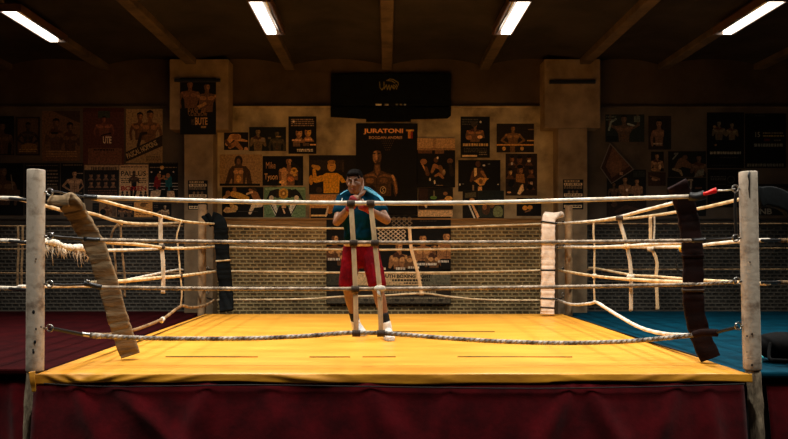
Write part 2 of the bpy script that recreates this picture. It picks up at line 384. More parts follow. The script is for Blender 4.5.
# ================================================================== RINGS
ZC = 1.0
def sk(x0, x1, y, ztop, zbot, folds, amp, name, m, parent, origin, sag=()):
    """hanging cloth facing the camera: folds = [(x at top, slope, width, depth)]"""
    nx, nz = 150, 26; vs = []
    for j in range(nz + 1):
        for i in range(nx + 1):
            x = x0 + (x1 - x0) * i / nx; v = j / nz
            top = ztop
            for a, wd, dp in sag:
                if abs(x - a) < wd: top -= dp * math.cos(math.pi / 2 * (x - a) / wd) ** 2
            z = top + (zbot - top) * v; d = 0
            for fx, sl, wd, dp in folds:
                q = (x - fx - sl * v) / (wd * (.35 + v)); d += dp * math.exp(-q * q) * min(1, v * 3 + .15)
            d += amp * math.sin(x * 23 + 2 * math.sin(x * 5)) * v + amp * .5 * math.sin(x * 51 + v * 3) * v
            vs.append((x, y - d - .13 * v ** .8, z))
    fs = [(j * (nx + 1) + i, (j + 1) * (nx + 1) + i, (j + 1) * (nx + 1) + i + 1, j * (nx + 1) + i + 1) for j in range(nz) for i in range(nx)]
    o = MB().add(vs, fs, 0, True).build(name, m, parent, origin, fix=False)
    so = o.modifiers.new('t', 'SOLIDIFY'); so.thickness = .008
    return o
# yellow ring -------------------------------------------------------
ring = empty('boxing_ring', (.05, 7.6, 0), 'raised ring platform with yellow canvas and dark red skirt', 'boxing ring')
FLx, FRx, FY, BLx, BRx, BY = -2.425, 2.592, 5.26, -2.36, 2.46, 10.06
def edgeX(Y, right): return (FRx + (BRx - FRx) * (Y - FY) / (BY - FY)) if right else (FLx + (BLx - FLx) * (Y - FY) / (BY - FY))
MB().prism([(FLx + .06, FY + .06), (FRx - .06, FY + .06), (BRx - .06, BY - .06), (BLx + .06, BY - .06)], 0, .945).build('platform_frame', M['frame_dark'], ring, (0, 7.6, 0))
cv = MB(); nx, ny = 90, 80; vs = []
rnd = random.Random(3)
wr = [(rnd.uniform(-2.4, 2.5), rnd.uniform(5.2, 10), rnd.uniform(.1, .5), rnd.uniform(.02, .06), rnd.uniform(-.25, .25), rnd.uniform(.0015, .004)) for _ in range(46)]
for j in range(ny + 1):
    Y = FY + (BY - FY) * j / ny
    for i in range(nx + 1):
        X = edgeX(Y, 0) + (edgeX(Y, 1) - edgeX(Y, 0)) * i / nx; z = ZC - .002
        for a, b, l, wd, an, hh in wr:
            dx, dy = X - a, Y - b; p = dx * math.cos(an) + dy * math.sin(an); q = -dx * math.sin(an) + dy * math.cos(an)
            z += hh * math.exp(-(p / l) ** 2 - (q / wd) ** 2)
        vs.append((X, Y, z))
cv.add(vs, [(j * (nx + 1) + i, j * (nx + 1) + i + 1, (j + 1) * (nx + 1) + i + 1, (j + 1) * (nx + 1) + i) for j in range(ny) for i in range(nx)], 0, True)
canvas = cv.build('canvas', M['canvas'], ring, (0, 7.6, 0), fix=False)
so = canvas.modifiers.new('t', 'SOLIDIFY'); so.thickness = .05; so.offset = -1
# the overhanging front edge of the canvas, pulled down with tucks
nx, nz = 170, 8; vs = []
for j in range(nz + 1):
    for i in range(nx + 1):
        x = FLx - .036 + (FRx - FLx + .05) * i / nx; v = j / nz
        h = .062 + .008 * math.sin(x * 2.1 + 1) + .004 * math.sin(x * 7.3)
        if x > 1.2: h *= .92
        tuck = 0
        for a, s_, wd, dp in ((-2.34, .14, .03, .02), (-2.2, .12, .035, .022), (-2.02, -.1, .05, .018), (-1.86, -.16, .06, .02), (-1.62, -.2, .07, .014), (-1.3, -.2, .09, .012), (-.72, .3, .12, .016), (-.55, .2, .1, .012), (-.2, 0, .05, .006), (.4, .1, .1, .008), (1.3, .1, .08, .006), (1.9, -.1, .06, .01), (2.2, -.1, .06, .012)):
            q = (x - a - s_ * v) / wd; tuck += dp * math.exp(-q * q) * math.sin(math.pi * min(1, v * .8 + .1))
        vs.append((x, FY - .004 - .010 * min(1, v * 1.15) - tuck, ZC + .001 - h * v))
MB().add(vs, [(j * (nx + 1) + i, (j + 1) * (nx + 1) + i, (j + 1) * (nx + 1) + i + 1, j * (nx + 1) + i + 1) for j in range(nz) for i in range(nx)], 0, True).build('canvas_hem', M['canvas_edge'], ring, (0, 7.6, 0), fix=False).modifiers.new('t', 'SOLIDIFY').thickness = .006
# corner flap, dark edge lines, seams, lacing
MB().ribbon(smooth_path([P(32, 374, 5.15), P(32.5, 381, 5.13), P(33.5, 387, 5.14), P(34, 392, 5.15)], .01), [.05 - .02 * k / 40 for k in range(60)], .008, (1, 0, 0)).build('corner_flap', M['canvas_edge'], ring, (0, 7.6, 0)) if 0 else None
fl = smooth_path([P(32, 371.5, 5.24), P(32.5, 381, 5.22), P(33.5, 387, 5.225), P(34, 392, 5.225)], .01)
MB().ribbon(fl, [.045 - .02 * k / len(fl) for k in range(len(fl))], .008, (1, 0, 0)).build('corner_flap', M['canvas_edge'], ring, (0, 7.6, 0))
def seam(y, x0, x1, w_=.008):
    n = 40; vs = []
    for k in range(n + 1):
        x = x0 + (x1 - x0) * k / n; ww = w_ * (.4 + .6 * math.sin(math.pi * k / n)); yy = y + .006 * math.sin(x * 3)
        vs += [(x, yy - ww, ZC + .006), (x, yy + ww, ZC + .006), (x, yy + ww, ZC - .004), (x, yy - ww, ZC - .004)]
    fs = []
    for k in range(n):
        for a in range(4): fs.append((k * 4 + a, k * 4 + (a + 1) % 4, k * 4 + 4 + (a + 1) % 4, k * 4 + 4 + a))
    MB().add(vs, fs).build('seam', M['seam'], ring, (0, 7.6, 0))
def on_canvas(x, y):
    Y = (EYE - ZC) * F / (y - CY); p = P(x, y, Y); p.z = ZC + .004; return p
MB().tube(smooth_path([on_canvas(*q) for q in ((564, 314.5), (585, 321), (612, 330), (640, 339.2), (670, 348.5), (706, 359))], .06), .007, 6).build('edge_line', M['frame_dark'], ring, (0, 7.6, 0))  # thin dark line just inside the canvas edge
MB().tube(smooth_path([on_canvas(*q) for q in ((203, 316.5), (180, 325.5), (150, 337), (120, 348))], .06), .004, 6).build('edge_line', M['seam'], ring, (0, 7.6, 0))
seam(6.07, -1.75, -1.0); seam(6.07, -.58, -.25, .006); seam(6.07, .62, 1.55, .01); seam(7.9, -.2, 1.2, .008); seam(6.07, -.15, .12, .004)
sk(FLx - .01, FRx - .045, FY - .002, .952, .02, [(-2.15, .5, .12, .05), (-1.9, 1.1, .14, .06), (-1.2, -.35, .12, .05), (-.8, .45, .2, .04), (-.1, .5, .16, .045), (.5, -.3, .1, .03), (1.35, -.55, .1, .055), (1.45, .45, .12, .05), (2.1, -.5, .12, .05), (2.3, .0, .1, .04)], .006, 'skirt', M['skirt'], ring, (0, 7.6, 0),
   sag=[(-1.95, .25, .03), (-.8, .7, .02), (.45, .55, .018), (1.5, .5, .022), (2.3, .2, .015)])
MB().tube(smooth_path([P(44, 383.5, 5.225), P(100, 386.5, 5.225), P(180, 386, 5.225), P(260, 385, 5.225), P(360, 386.5, 5.225), P(520, 388.5, 5.225), P(640, 387, 5.225), P(745, 384, 5.225)]), .005, 8).build('lacing_cord', M['frame_dark'], ring, (0, 7.6, 0))
# red and blue neighbour rings -------------------------------------
ZM = EYE - (311 - CY) / F * YW
red = empty('boxing_ring', (-5, 8.6, 0), 'neighbouring platform covered with a dark red mat', 'boxing ring')
MB().prism([(XL + .02, 5.88), (-2.455, 5.88), (-2.385, 10.44), (-2.64, 10.44), (-2.64, YW - .04), (XL + .02, YW - .04)], ZM - .05, ZM).build('canvas', M['red_mat'], red, (-5, 8.6, 0), bevel=.015)
MB().box((XL + .1, 6.0, 0), (-2.66, YW - .1, ZM - .05)).build('platform_frame', M['frame_dark'], red, (-5, 8.6, 0))
sk(XL + .1, -2.62, 5.93, ZM - .1, .02, [(-3.6, .1, .06, .05), (-3.2, -.1, .1, .07), (-2.9, .15, .08, .06), (-2.72, -.05, .06, .05), (-4.3, .2, .2, .06)], .02, 'skirt', M['skirt'], red, (-5, 8.6, 0))
blu = empty('boxing_ring', (5, 8.6, 0), 'neighbouring platform covered with a deep blue mat', 'boxing ring')
MB().prism([(2.59, 5.74), (XR - .02, 5.74), (XR - .02, YW - .04), (2.75, YW - .04), (2.75, 10.44), (2.485, 10.44)], ZM - .05, ZM).build('canvas', M['blue_mat'], blu, (5, 8.6, 0), bevel=.018)
MB().box((2.78, 5.86, 0), (XR - .1, YW - .1, ZM - .05)).build('platform_frame', M['frame_dark'], blu, (5, 8.6, 0))
sk(2.98, XR - .1, 5.79, ZM - .1, .02, [(3.2, .1, .1, .06), (3.6, -.2, .1, .06), (4.2, .2, .2, .06)], .02, 'skirt', M['skirt'], blu, (5, 8.6, 0))
MB().ellipsoid(P(761.5, 357.5, 5.9), (.016, .016, .016)).tube([P(761.5, 357.5, 5.9), P(761, 369, 5.9)], .006, 8).build('lacing_peg', M['teal'], blu, (5, 8.6, 0))
# ------------------------------------------------------------------ posts
def post(path, r, m, label, eyes, toward, base=None, extra=None, fr_=.82):
    b = path[-1]; o = (b.x, b.y, 0)
    t = empty('ring_post', o, label, 'ring post', 'posts at the corners of the ring')
    mb = MB(); mb.tube(smooth_path(path, .1), r, 24)
    mb.build('pole', m, t, o, bevel=.008)
    for e in eyes:
        d = Vector(toward).normalized()
        c = e + d * .03
        k = MB(); k.tube([e - d * .02, e + d * .012], .008, 8)
        u = Vector((0, 0, 1)); ring_ = [c + d * (math.cos(a) * .024) + u * (math.sin(a) * .024) for a in [2 * math.pi * q / 16 for q in range(16)]]
        k.tube(ring_, .006, 8, closed=True, side=(d.cross(u)))
        k.build('eye_bolt', M['steel'], t, o)
    if base: MB().tube(smooth_path(base, .05), [r * fr_ * (1 + .05 * math.sin(k * 1.7)) for k in range(len(smooth_path(base, .05)))], 18).build('foot_pole', M['log'], t, o)
    if extra: extra(t, o)
    return t
pl = [P(36.2, 169.5, 5.4), P(35.6, 270, 5.4), P(35, 371, 5.4)]
def scuffL(t, o):
    k = MB()
    for x, y, r in ((32, 328, .006), (35, 342, .01), (32.5, 350, .012), (33.5, 352, .009), (30, 361, .007), (33.5, 312, .011), (30, 260, .01), (31.5, 263, .012), (36, 259, .006), (41, 327, .006), (28, 310, .006), (30.5, 299, .006), (36, 329, .007)):
        c = P(x, y, 5.4); dx = c.x - pl[1].x; yy = 5.4 - math.sqrt(max(.0001, .0625 ** 2 - dx * dx)); k.ellipsoid(P(x, y, yy), (r, .003, r * 1.3), nu=9, nv=6)
    k.build('scuff', M['black_tape'], t, o)
eyL = [P(45.8, y, 5.4) for y in (192, 236, 284, 328)]
post(pl, .062, M['post'], 'pale scuffed ring post beside the red mat, front corner', eyL, (1, -.1, 0), [P(33, 371, 5.4), P(30, 400, 5.4), P(27, 500, 5.41)], scuffL, .62)
pr = [P(748, 171.5, 5.4), P(750.3, 290, 5.4), P(752.4, 369.5, 5.4)]
def crackR(t, o):
    k = MB(); pts = [P(749.5, 171.8, 5.34), P(748.5, 176, 5.337), P(749.4, 181, 5.337), P(749, 189, 5.337), P(749.6, 198, 5.338)]
    k.tube(pts, [.006, .008, .005, .006, .002], 6); k.build('crack', M['black_tape'], t, o)
    k = MB()
    for x, y, r in ((750, 262, .005), (747, 336, .006), (752, 334, .008), (747, 352, .004), (748, 358, .004), (752, 365, .008)):
        c = P(x, y, 5.4); q = min(1, max(0, (y - 171) / 200)); cx = pr[0].x + (pr[2].x - pr[0].x) * q; dx = c.x - cx; yy = 5.4 - math.sqrt(max(.0001, .0625 ** 2 - dx * dx)); k.ellipsoid(P(x, y, yy), (r, .003, r * 1.2), nu=9, nv=6)
    k.build('scuff', M['brown_tape'], t, o)
eyR = [P(739.2, 188.5, 5.4), P(739.8, 238, 5.4), P(741, 281, 5.4), P(742.2, 326, 5.4)]
post(pr, .062, M['post'], 'pale ring post with a split top beside the blue mat, front corner', eyR, (-1, -.1, 0), [P(752.6, 369.5, 5.4), P(755.5, 400, 5.4), P(757, 440, 5.4), P(759, 505, 5.41)], crackR)
post([P(202.3, 204.5, 10.56), P(202, 260, 10.56), Vector((P(201.5, 300, 10.56).x, 10.56, 0))], .058, M['post_back'], 'thin tan ring post at the back corner beside the red mat', [P(206, 222, 10.56), P(206, 246, 10.56), P(206, 268, 10.56), P(206, 292, 10.56)], (1, -.6, 0))
post([P(568.8, 206, 10.56), P(568.6, 260, 10.56), Vector((P(568.6, 300, 10.56).x, 10.56, 0))], .052, M['post_back'], 'thin tan ring post at the back corner beside the blue mat', [P(564.5, 222, 10.56), P(564.5, 246, 10.56), P(564.5, 269, 10.56), P(564.5, 294, 10.56)], (-1, -.6, 0))
# ------------------------------------------------------------------ ropes
def Yplane(px, X0, s): return X0 / ((px - CX) / F + s)
PL = {'yl': lambda px: Yplane(px, -2.225, .0043), 'yr': lambda px: Yplane(px, 2.53, .0086),
      'rr': lambda px: Yplane(px, -2.75, 0), 'bl': lambda px: Yplane(px, 2.95, 0),
      'f': lambda px: 5.70, 'b': lambda px: 10.38}
def rope(px, plane, r, m, label, group, parts=(), name='ring_rope'):
    f = PL[plane] if isinstance(plane, str) else plane
    pts = smooth_path([P(a[0], a[1], a[2] if len(a) > 2 else f(a[0])) for a in px], .06)
    c = sum(pts, Vector()) / len(pts)
    t = empty(name, c, label, 'rope', group)
    MB().tube(pts, r, 10).build('cord', m, t, c)
    for nm, pp, rr, mm in parts:
        q = smooth_path([P(a[0], a[1], a[2] if len(a) > 2 else f(a[0])) for a in pp], .03)
        MB().tube(q, rr if not isinstance(rr, list) else [rr[min(len(rr) - 1, int(k / len(q) * len(rr)))] for k in range(len(q))], 10).build(nm, mm, t, c)
    return t
G = 'ropes strung round the yellow ring'
S4 = ('topmost', 'second', 'third', 'lowest')
fr = [[(93, 197.3), (150, 199.2), (220, 201.2), (300, 202.6), (395, 203.2), (480, 202.6), (560, 200.6), (640, 198.2), (692, 196.4)],
      [(98, 240), (200, 241.7), (300, 242.4), (395, 242.6), (560, 242), (694, 240.6)],
      [(98, 287.3), (200, 288.6), (300, 288.9), (395, 288.7), (560, 287), (694, 284.4)],
      [(96, 335.8), (150, 338.3), (240, 338.6), (300, 336.4), (340, 333.3), (355, 332.8), (378, 333), (400, 334.4), (450, 338.4), (500, 341.4), (560, 343), (620, 341.8), (660, 338.6), (698, 334.6)]]
bm_, st = M['black_metal'], M['steel']
fp = [[('link', [(50.5, 192, 5.41), (57, 191.5, 5.58), (66, 193.5, 5.71), (84, 196.7, 5.70)], .008, bm_), ('turnbuckle', [(84, 196.7, 5.66), (97, 197.5, 5.7)], .02, bm_),
       ('turnbuckle', [(690, 196.3, 5.69), (697, 197, 5.66), (705, 194.5, 5.64)], .034, M['black_tape']), ('red_grip', [(703.5, 194, 5.62), (709, 192.8, 5.6), (713, 191, 5.59), (716.5, 190.2, 5.58)], [.014, .016, .018, .021, .021], M['red_grip']),
       ('link', [(716, 190.8, 5.58), (728, 190.2, 5.5), (734.6, 188.9, 5.41)], .007, st), ('hanging_strap', [(736, 192, 5.41), (735, 210, 5.41), (736.5, 236, 5.41)], .011, M['black_tape'])],
      [('link', [(50.5, 236.3, 5.41), (64, 237.5, 5.5), (84, 239, 5.66)], .011, M['black_tape']), ('turnbuckle', [(84, 239, 5.66), (100, 240, 5.7)], .018, bm_),
       ('turnbuckle', [(692, 240.6, 5.69), (706, 240.2, 5.64)], .018, bm_), ('link', [(706, 240.2, 5.64), (722, 239.5, 5.52), (735.2, 238.4, 5.41)], .011, M['black_tape'])],
      [('link', [(50.5, 284.2, 5.41), (64, 285, 5.5), (84, 284.4, 5.66)], .010, M['black_tape']), ('turnbuckle', [(84, 283.2, 5.66), (92, 285, 5.69), (102, 287.4, 5.7)], .019, bm_), ('clamp', [(86.5, 280.6, 5.66), (90, 281.4, 5.67)], .008, st),
       ('link', [(694, 284.4, 5.7), (706, 283.8, 5.64), (724, 282.6, 5.5), (736.6, 281.4, 5.42)], .012, M['rope_grey'])],
      [('link', [(50.5, 328.6, 5.41), (60, 330, 5.5), (83, 334.6, 5.66)], .014, M['black_tape']), ('turnbuckle', [(82, 334, 5.655), (92, 335.4, 5.69)], .016, st), ('turnbuckle', [(90, 335.2, 5.68), (101, 336.2, 5.7)], .022, M['rope_grey']),
       ('turnbuckle', [(694, 335, 5.7), (702, 332.5, 5.66), (718, 333, 5.6)], .028, M['pad_maroon']), ('link', [(716, 332.6, 5.6), (726, 330, 5.5), (737.6, 327, 5.41)], .012, M['black_tape'])]]
lab = ['taut white rope across the ring front, topmost of four, red grip at its end', 'pale rope across the ring front at the waist of the boxer, second from top',
       'pale rope across the ring front, third from top, level with the shorts hem', 'frayed grey rope sagging low over the front of the yellow canvas']
mm = ['rope_white', 'rope_mid', 'rope_mid', 'rope_grey']
for k in range(4): rope(fr[k], 'f', [.0165, .0145, .0145, .0175][k], M[mm[k]], lab[k], G, fp[k])
yl = [[(92, 198.4), (96, 199), (120, 205.5), (150, 213), (182, 221), (206, 223.3), (216, 223.8)], [(96, 241), (107, 242.2), (140, 244.8), (160, 247.2), (178, 248.6), (216, 246.6)],
      [(92, 283), (118, 281.5), (140, 279.6), (160, 277.6), (180, 276), (218, 271)], [(92, 334.5), (110, 334.5), (134, 330), (163, 318.6), (180.5, 306.3), (190, 307.4), (200, 306.6), (208, 303.8), (214.5, 299.6)]]
for k in range(4):
    rope(yl[k], 'yl', [.0145, .0155, .017, .015][k], M['rope_tan' if k < 3 else 'rope_dim'], 'tan rope on the red-mat side of the yellow ring, %s of its four' % S4[k], G,
         [('link', [(x, y, 10.25), (x - 6, y - 1, 10.38), (207, y - 2, 10.5)], .011, M['black_tape']) for x, y in [yl[k][-1]]] + ([('tape', [(163, 318.8), (161.5, 321)], .024, M['white_tape'])] if k == 3 else []))
rr = [[(19, 199), (45, 205.5), (66, 211), (92, 213.6), (120, 222), (150, 224), (182, 222.6)], [(19, 243), (45, 242), (65, 247), (88, 250), (107, 250.4), (140, 249.6), (160, 248.8), (183, 247.4)],
      [(19, 287), (45, 286.4), (100, 285.6), (118, 282), (140, 277.4), (175, 270.2), (183, 270)]]
rlab = ['slack tan rope of the red ring running behind the top rope', 'slack tan rope of the red ring ending in frayed white wrapping', 'pale slack rope of the red ring just above the bottom of the brickwork']
for k in range(3): rope(rr[k], 'rr', .016, M[['rope_tan', 'rope_white', 'rope_white'][k]], rlab[k], 'ropes of the red ring')
yr = [[(697, 197.4), (671, 203.7), (640, 211.5), (619, 217), (597, 220.7), (575, 222.5), (556, 223.5)], [(692, 242.6), (660, 243.8), (627, 246.1), (594, 247.2), (572, 247), (557, 247.5)],
      [(692, 283), (683, 282.3), (655, 281), (630, 279.4), (610, 277.8), (594, 276), (572, 272.5), (558, 270)], [(694, 335.6), (665, 334), (640, 327.5), (617, 315), (605, 307.5), (596, 302.2), (590, 303.5), (572, 304.4), (556, 299.5)]]
for k in range(4):
    rope(yr[k], 'yr', [.0165, .017, .0165, .018][k], M['rope_white' if k != 2 else 'rope_tan'], 'pale rope on the blue-mat side of the yellow ring, %s of its four' % S4[k], G,
         [('link', [(x, y, 10.25), (x + 5, y - 1, 10.38), (563.5, y - 2, 10.5)], .010, M['black_tape']) for x, y in [yr[k][-1]]])
bl = [[(769, 192), (737, 200), (703, 207.8), (674, 212.5), (650, 216), (619, 219.4), (600, 221.2), (588, 222)], [(769, 240), (738, 241.5), (703, 245.2), (693, 247.6), (683, 247), (627, 247.4), (590, 248.2)],
      [(769, 284), (740, 282.5), (702, 280.4), (683, 279), (655, 276.6), (630, 274.8), (597, 268.6), (589, 268)]]
blab = ['rope of the blue ring running beneath the top rope', 'rope of the blue ring with a yellow ball knot tied on it', 'rope of the blue ring dipping towards the back post']
for k in range(3): rope(bl[k], 'bl', .0155, M['rope_tan' if k != 1 else 'rope_white'], blab[k], 'ropes of the blue ring')
bk = [[(217, 224), (232, 226), (335, 228.3), (450, 227), (555, 223.5)], [(217, 247), (335, 249.6), (440, 249.4), (555, 247.5)], [(217, 271), (335, 272.6), (450, 272.4), (555, 270)],
      [(217, 300), (300, 299.2), (343, 296.6), (377, 295.9), (422, 293.5), (450, 296.8), (490, 300), (555, 300.3)]]
for k in range(4): rope(bk[k], 'b', .0145, M['rope_tan'], 'thin tan rope along the back of the ring before the brick wall, %s of four' % S4[k], G)
for k, y in enumerate((198, 240.6, 288)):
    rope([(19, y + .5), (0, y), (-60, y - 1), (-300, y + 2), (-618, y - 3)], 'f', .016, M['rope_white'], 'short visible end of a red ring front rope, %s of three' % ('highest', 'middle', 'lowest')[k], 'ropes of the red ring',
         [('link', [(27, y + 2, 5.42), (10, y + .5, 5.66)], .012, M['black_tape'])])
for k, y in enumerate((226, 249, 273)):
    rope([(183, y), (90, y + .3), (0, y), (-45, y - .5), (-164, y - 1)], 'b', .0105, M['rope_dim'], 'thin rope along the back of the red ring, %s of three' % ('highest', 'middle', 'lowest')[k], 'ropes of the red ring')
for k, y in enumerate((240, 282)):
    rope([(778, y + .2, 5.68), (790, y + .4, 5.68), (840, y, 5.68), (1100, y + 3, 5.68), (1400, y - 2, 5.68)], 'f', .015, M['rope_dim'], 'end of a blue ring front rope past the split post, %s of two' % ('upper', 'lower')[k], 'ropes of the blue ring',
         [('link', [(762, y + .5, 5.42), (780, y + .2, 5.68)], .012, M['black_tape'])])
for k, y in enumerate((223.8, 248.4, 269.5)):
    rope([(587, y), (690, y), (788, y - .2), (830, y), (942, y - .5)], 'b', .0105, M['rope_dim'], 'thin rope along the back of the blue ring, %s of three' % ('highest', 'middle', 'lowest')[k], 'ropes of the blue ring')
# frayed white wrapping round the red ring's second rope
ft = empty('frayed_tape', P(66, 247, 6.5), 'frayed white tape wrapped round a rope, threads hanging down', 'tape')
rg = random.Random(11); path = smooth_path([P(x, y, PL['rr'](x)) for x, y in ((46.5, 241.5), (55, 243), (65, 246.8), (75, 247.8), (82, 247.4), (88.5, 250))], .012)
MB().tube(path, [.024 + rg.uniform(-.007, .01) for _ in path], 9).build('wrapping', M['white_tape'], ft, P(66, 247, 6.5))
fg = MB()
for k in range(64):
    p = path[rg.randrange(len(path))] + Vector((rg.uniform(-.01, .01), rg.uniform(-.015, .015), -.015)); l = rg.uniform(.04, .11) * (2.0 if rg.random() < .12 else 1)
    fg.tube([p, p + Vector((rg.uniform(-.02, .02), 0, -l * .5)), p + Vector((rg.uniform(-.03, .03), 0, -l))], [.0065, .004, .002], 5)
fg.build('fringe', M['strap_pale'], ft, P(66, 247, 6.5))
yb = empty('ball_knot', P(681.5, 249, 7.0), 'small yellow ball tied on a rope beside the maroon pad', 'ball')
MB().ellipsoid(P(681.5, 249.2, 7.2), (.028, .028, .03)).build('ball', M['ball'], yb, P(681.5, 249, 7.0))
MB().tube(smooth_path([P(679, 249, 7.2), P(677, 258, 7.2), P(677, 269, 7.2), P(684, 270.5, 7.2), P(688, 268, 7.2)], .03), .006, 6).build('cord_loop', M['black_tape'], yb, P(681.5, 249, 7.0))
# ------------------------------------------------------------------ rope spacers
def spacer(px, Y, wd, th, m, label, tapes=(), tm='brown_tape', group='straps tying the ropes together', sd=(1, 0, 0), tl=.03):
    f = Y if callable(Y) else (lambda x: Y)
    pts = smooth_path([P(x, y, f(x)) for x, y in px], .03); c = sum(pts, Vector()) / len(pts)
    t = empty('hanging_strap', c, label, 'strap', group)
    MB().ribbon(pts, wd, th, sd).build('strap', m, t, c)
    for a, b, mt_ in tapes:
        q = P(a, b, f(a)); MB().tube([q - Vector((tl, 0, 0)), q + Vector((tl, 0, 0))], .026, 12).build('tape', M[mt_], t, c)
    return t
spacer([(351, 204.5), (352.3, 225), (353.6, 247), (354.6, 268), (355.4, 289), (355.9, 312), (356.2, 334.5)], 5.655, .037, .012, M['strap'], 'flat tan strap tying the front ropes, crossing the boxer on the red-mat side', [(351, 203.5, 'brown_tape'), (353.6, 243, 'brown_tape'), (355.4, 289.2, 'brown_tape'), (356.2, 333.4, 'brown_tape')])
STR2 = spacer([(370.5, 204.5), (373, 225), (375.3, 247), (377.6, 268), (379.4, 287), (380.4, 312), (381, 335)], 5.655, .037, .012, M['strap'], 'flat tan strap tying the front ropes, with white tape above its lower end', [(370.5, 203.5, 'brown_tape'), (375, 243, 'brown_tape'), (381, 333.4, 'brown_tape')])
_wt = P(380, 289, 5.65)
MB().ellipsoid(_wt + Vector((0, 0, .004)), (.046, .03, .026), nu=14, nv=8).tube([_wt + Vector((-.012, -.012, -.01)), _wt + Vector((-.006, -.014, -.045)), _wt + Vector((.002, -.012, -.06))], [.014, .012, .004], 8).build('white_tape', M['white_tape'], STR2, STR2.location)
spacer([(160.6, 215.5), (160.6, 238), (161.5, 247), (163, 262), (163.2, 277), (163, 293.5)], PL['yl'](161), .042, .01, M['strap_pale'], 'broad white strap with loose end on the red-mat side ropes', [(161.6, 247, 'brown_tape')])
spacer([(181, 221), (178.2, 230), (176.6, 238), (178.2, 249), (180.3, 275), (181.8, 292), (180.5, 306.5)], PL['yl'](180), .016, .01, M['rope_tan'], 'thin tan cord joining all the red-mat side ropes near the back post', [(180.5, 276, 'brown_tape')], tl=.02)
spacer([(120.6, 222.5), (121, 240), (122, 250), (124.8, 279), (124.6, 297)], 7.95, .02, .01, M['rope_dim'], 'thin tan strap on the slack red ring ropes beside the canvas-coloured pad', [(120.6, 222.6, 'rope_tan')], tl=.02)
spacer([(118, 224), (112.6, 231), (111.4, 240), (114, 251), (115.6, 264), (116, 277)], 7.9, .02, .01, M['rope_dim'], 'bowed tan strap on the slack red ring ropes close by the canvas-coloured pad')
spacer([(18, 226), (18.4, 250), (17.6, 273), (17.6, 290)], 10.36, .03, .01, M['rope_dim'], 'dim strap on the back ropes of the red ring, farther from the front post')
spacer([(22.8, 226), (22.4, 250), (21.6, 273), (21.8, 290)], 10.36, .03, .01, M['rope_dim'], 'dim strap on the back ropes of the red ring, beside the front post')
spacer([(594, 221), (593.4, 232), (594.5, 247), (594.4, 262), (594.3, 276), (594.2, 290), (594.8, 302.5)], PL['yr'](594), .02, .012, M['rope_tan'], 'thin pale cord joining all the blue-mat side ropes near the back post', [(594.4, 276, 'rope_white')], tl=.02)
spacer([(619, 218.5), (622, 229), (625, 239), (627, 247), (630, 262), (631, 279), (631, 311)], PL['yr'](627), .037, .011, M['strap_pale'], 'pale twisted strap with loose end on the blue-mat side ropes', [(619.3, 218, 'brown_tape'), (627, 246.6, 'rope_tan'), (630.6, 277, 'rope_white')])
spacer([(650.4, 217), (650.6, 232), (650.5, 247), (653.5, 252), (657, 263), (656.3, 277), (657.6, 310)], PL['bl'](655), .034, .011, M['strap'], 'tan strap with a doubled top on the blue ring ropes, before the brickwork', [(650.4, 249, 'strap_pale')])
spacer([(654.6, 216.4), (654.4, 230), (653.6, 246)], PL['bl'](655) - .02, .016, .008, M['strap_pale'], 'short pale strip beside the tan doubled strap on the blue ring ropes')
spacer([(409.4, 227.5), (410.5, 242), (412, 252), (418, 274), (421.5, 294.5)], 10.36, .045, .012, M['strap'], 'slanting tan strap tying the back ropes before the fight banner', [(421.8, 293.5, 'strap')])
# ------------------------------------------------------------------ corner pads
def pad(px, wd, th, side, m, label, ties=(), wrinkle=.004):
    pts = smooth_path([P(*a) for a in px], .014); c = pts[-1].copy(); c.z = pts[-1].z
    rw = random.Random(len(label)); ww = []
    base = [p.copy() for p in pts]
    for i in range(1, len(pts) - 1):
        pts[i] += Vector((0, -1, .2)) * (wrinkle * math.sin(i * 1.05 + 1.6 * math.sin(i * .31)) * (.4 + .6 * rw.random()))
    for i in range(len(pts)): ww.append(wd * (1 + .035 * math.sin(i * .7 + 2 * math.sin(i * .23))))
    t = empty('corner_pad', c, label, 'corner pad', 'padded strips hanging at the ring corners')
    MB().ribbon(pts, ww, th, side).build('padding', m, t, c)
    for (ti, mt_) in ties:
        k = min(len(pts) - 2, max(1, int(ti * (len(pts) - 1)))); a = (pts[k + 1] - pts[k - 1]).normalized() * .011
        MB().ribbon([pts[k] - a, pts[k] + a], wd + .012, th + .012, side).build('tie', M[mt_], t, c)
    return t
pad([(58.5, 206, 5.54), (60, 201, 5.55), (65, 200, 5.58), (71, 205, 5.62), (78, 216, 5.72), (88, 233, 5.80), (96, 248, 5.83), (103, 268, 5.85), (110, 290, 5.87), (119, 322, 5.90), (130.6, 355.4, 5.94)], .152, .07, (1, .25, .12), M['pad_canvas'], 'worn canvas-coloured corner pad slanting down beside the red mat', [(.13, 'pad_canvas')], wrinkle=.006)
pad([(677, 184, 5.74), (682, 196, 5.77), (687.5, 215, 5.79), (691.3, 240, 5.79), (693, 265, 5.79), (693, 290, 5.79), (694.5, 312, 5.79), (701, 337, 5.79), (710.5, 358.8, 5.76)], .150, .06, (1, -.2, .05), M['pad_maroon'], 'dark maroon corner pad curving down to the canvas by the blue mat', [(.42, 'pad_maroon'), (.6, 'brown_tape')])
pad([(206.5, 221.5, 10.2), (211, 219, 10.2), (217, 220.5, 10.18), (220.6, 227, 10.16), (222, 245, 10.16), (224, 270, 10.15), (226, 292, 10.15), (226.5, 311, 10.0)], .19, .06, (1, -.15, 0), M['pad_black'], 'black corner pad at the back post beside the red mat', [(.5, 'rope_tan')])
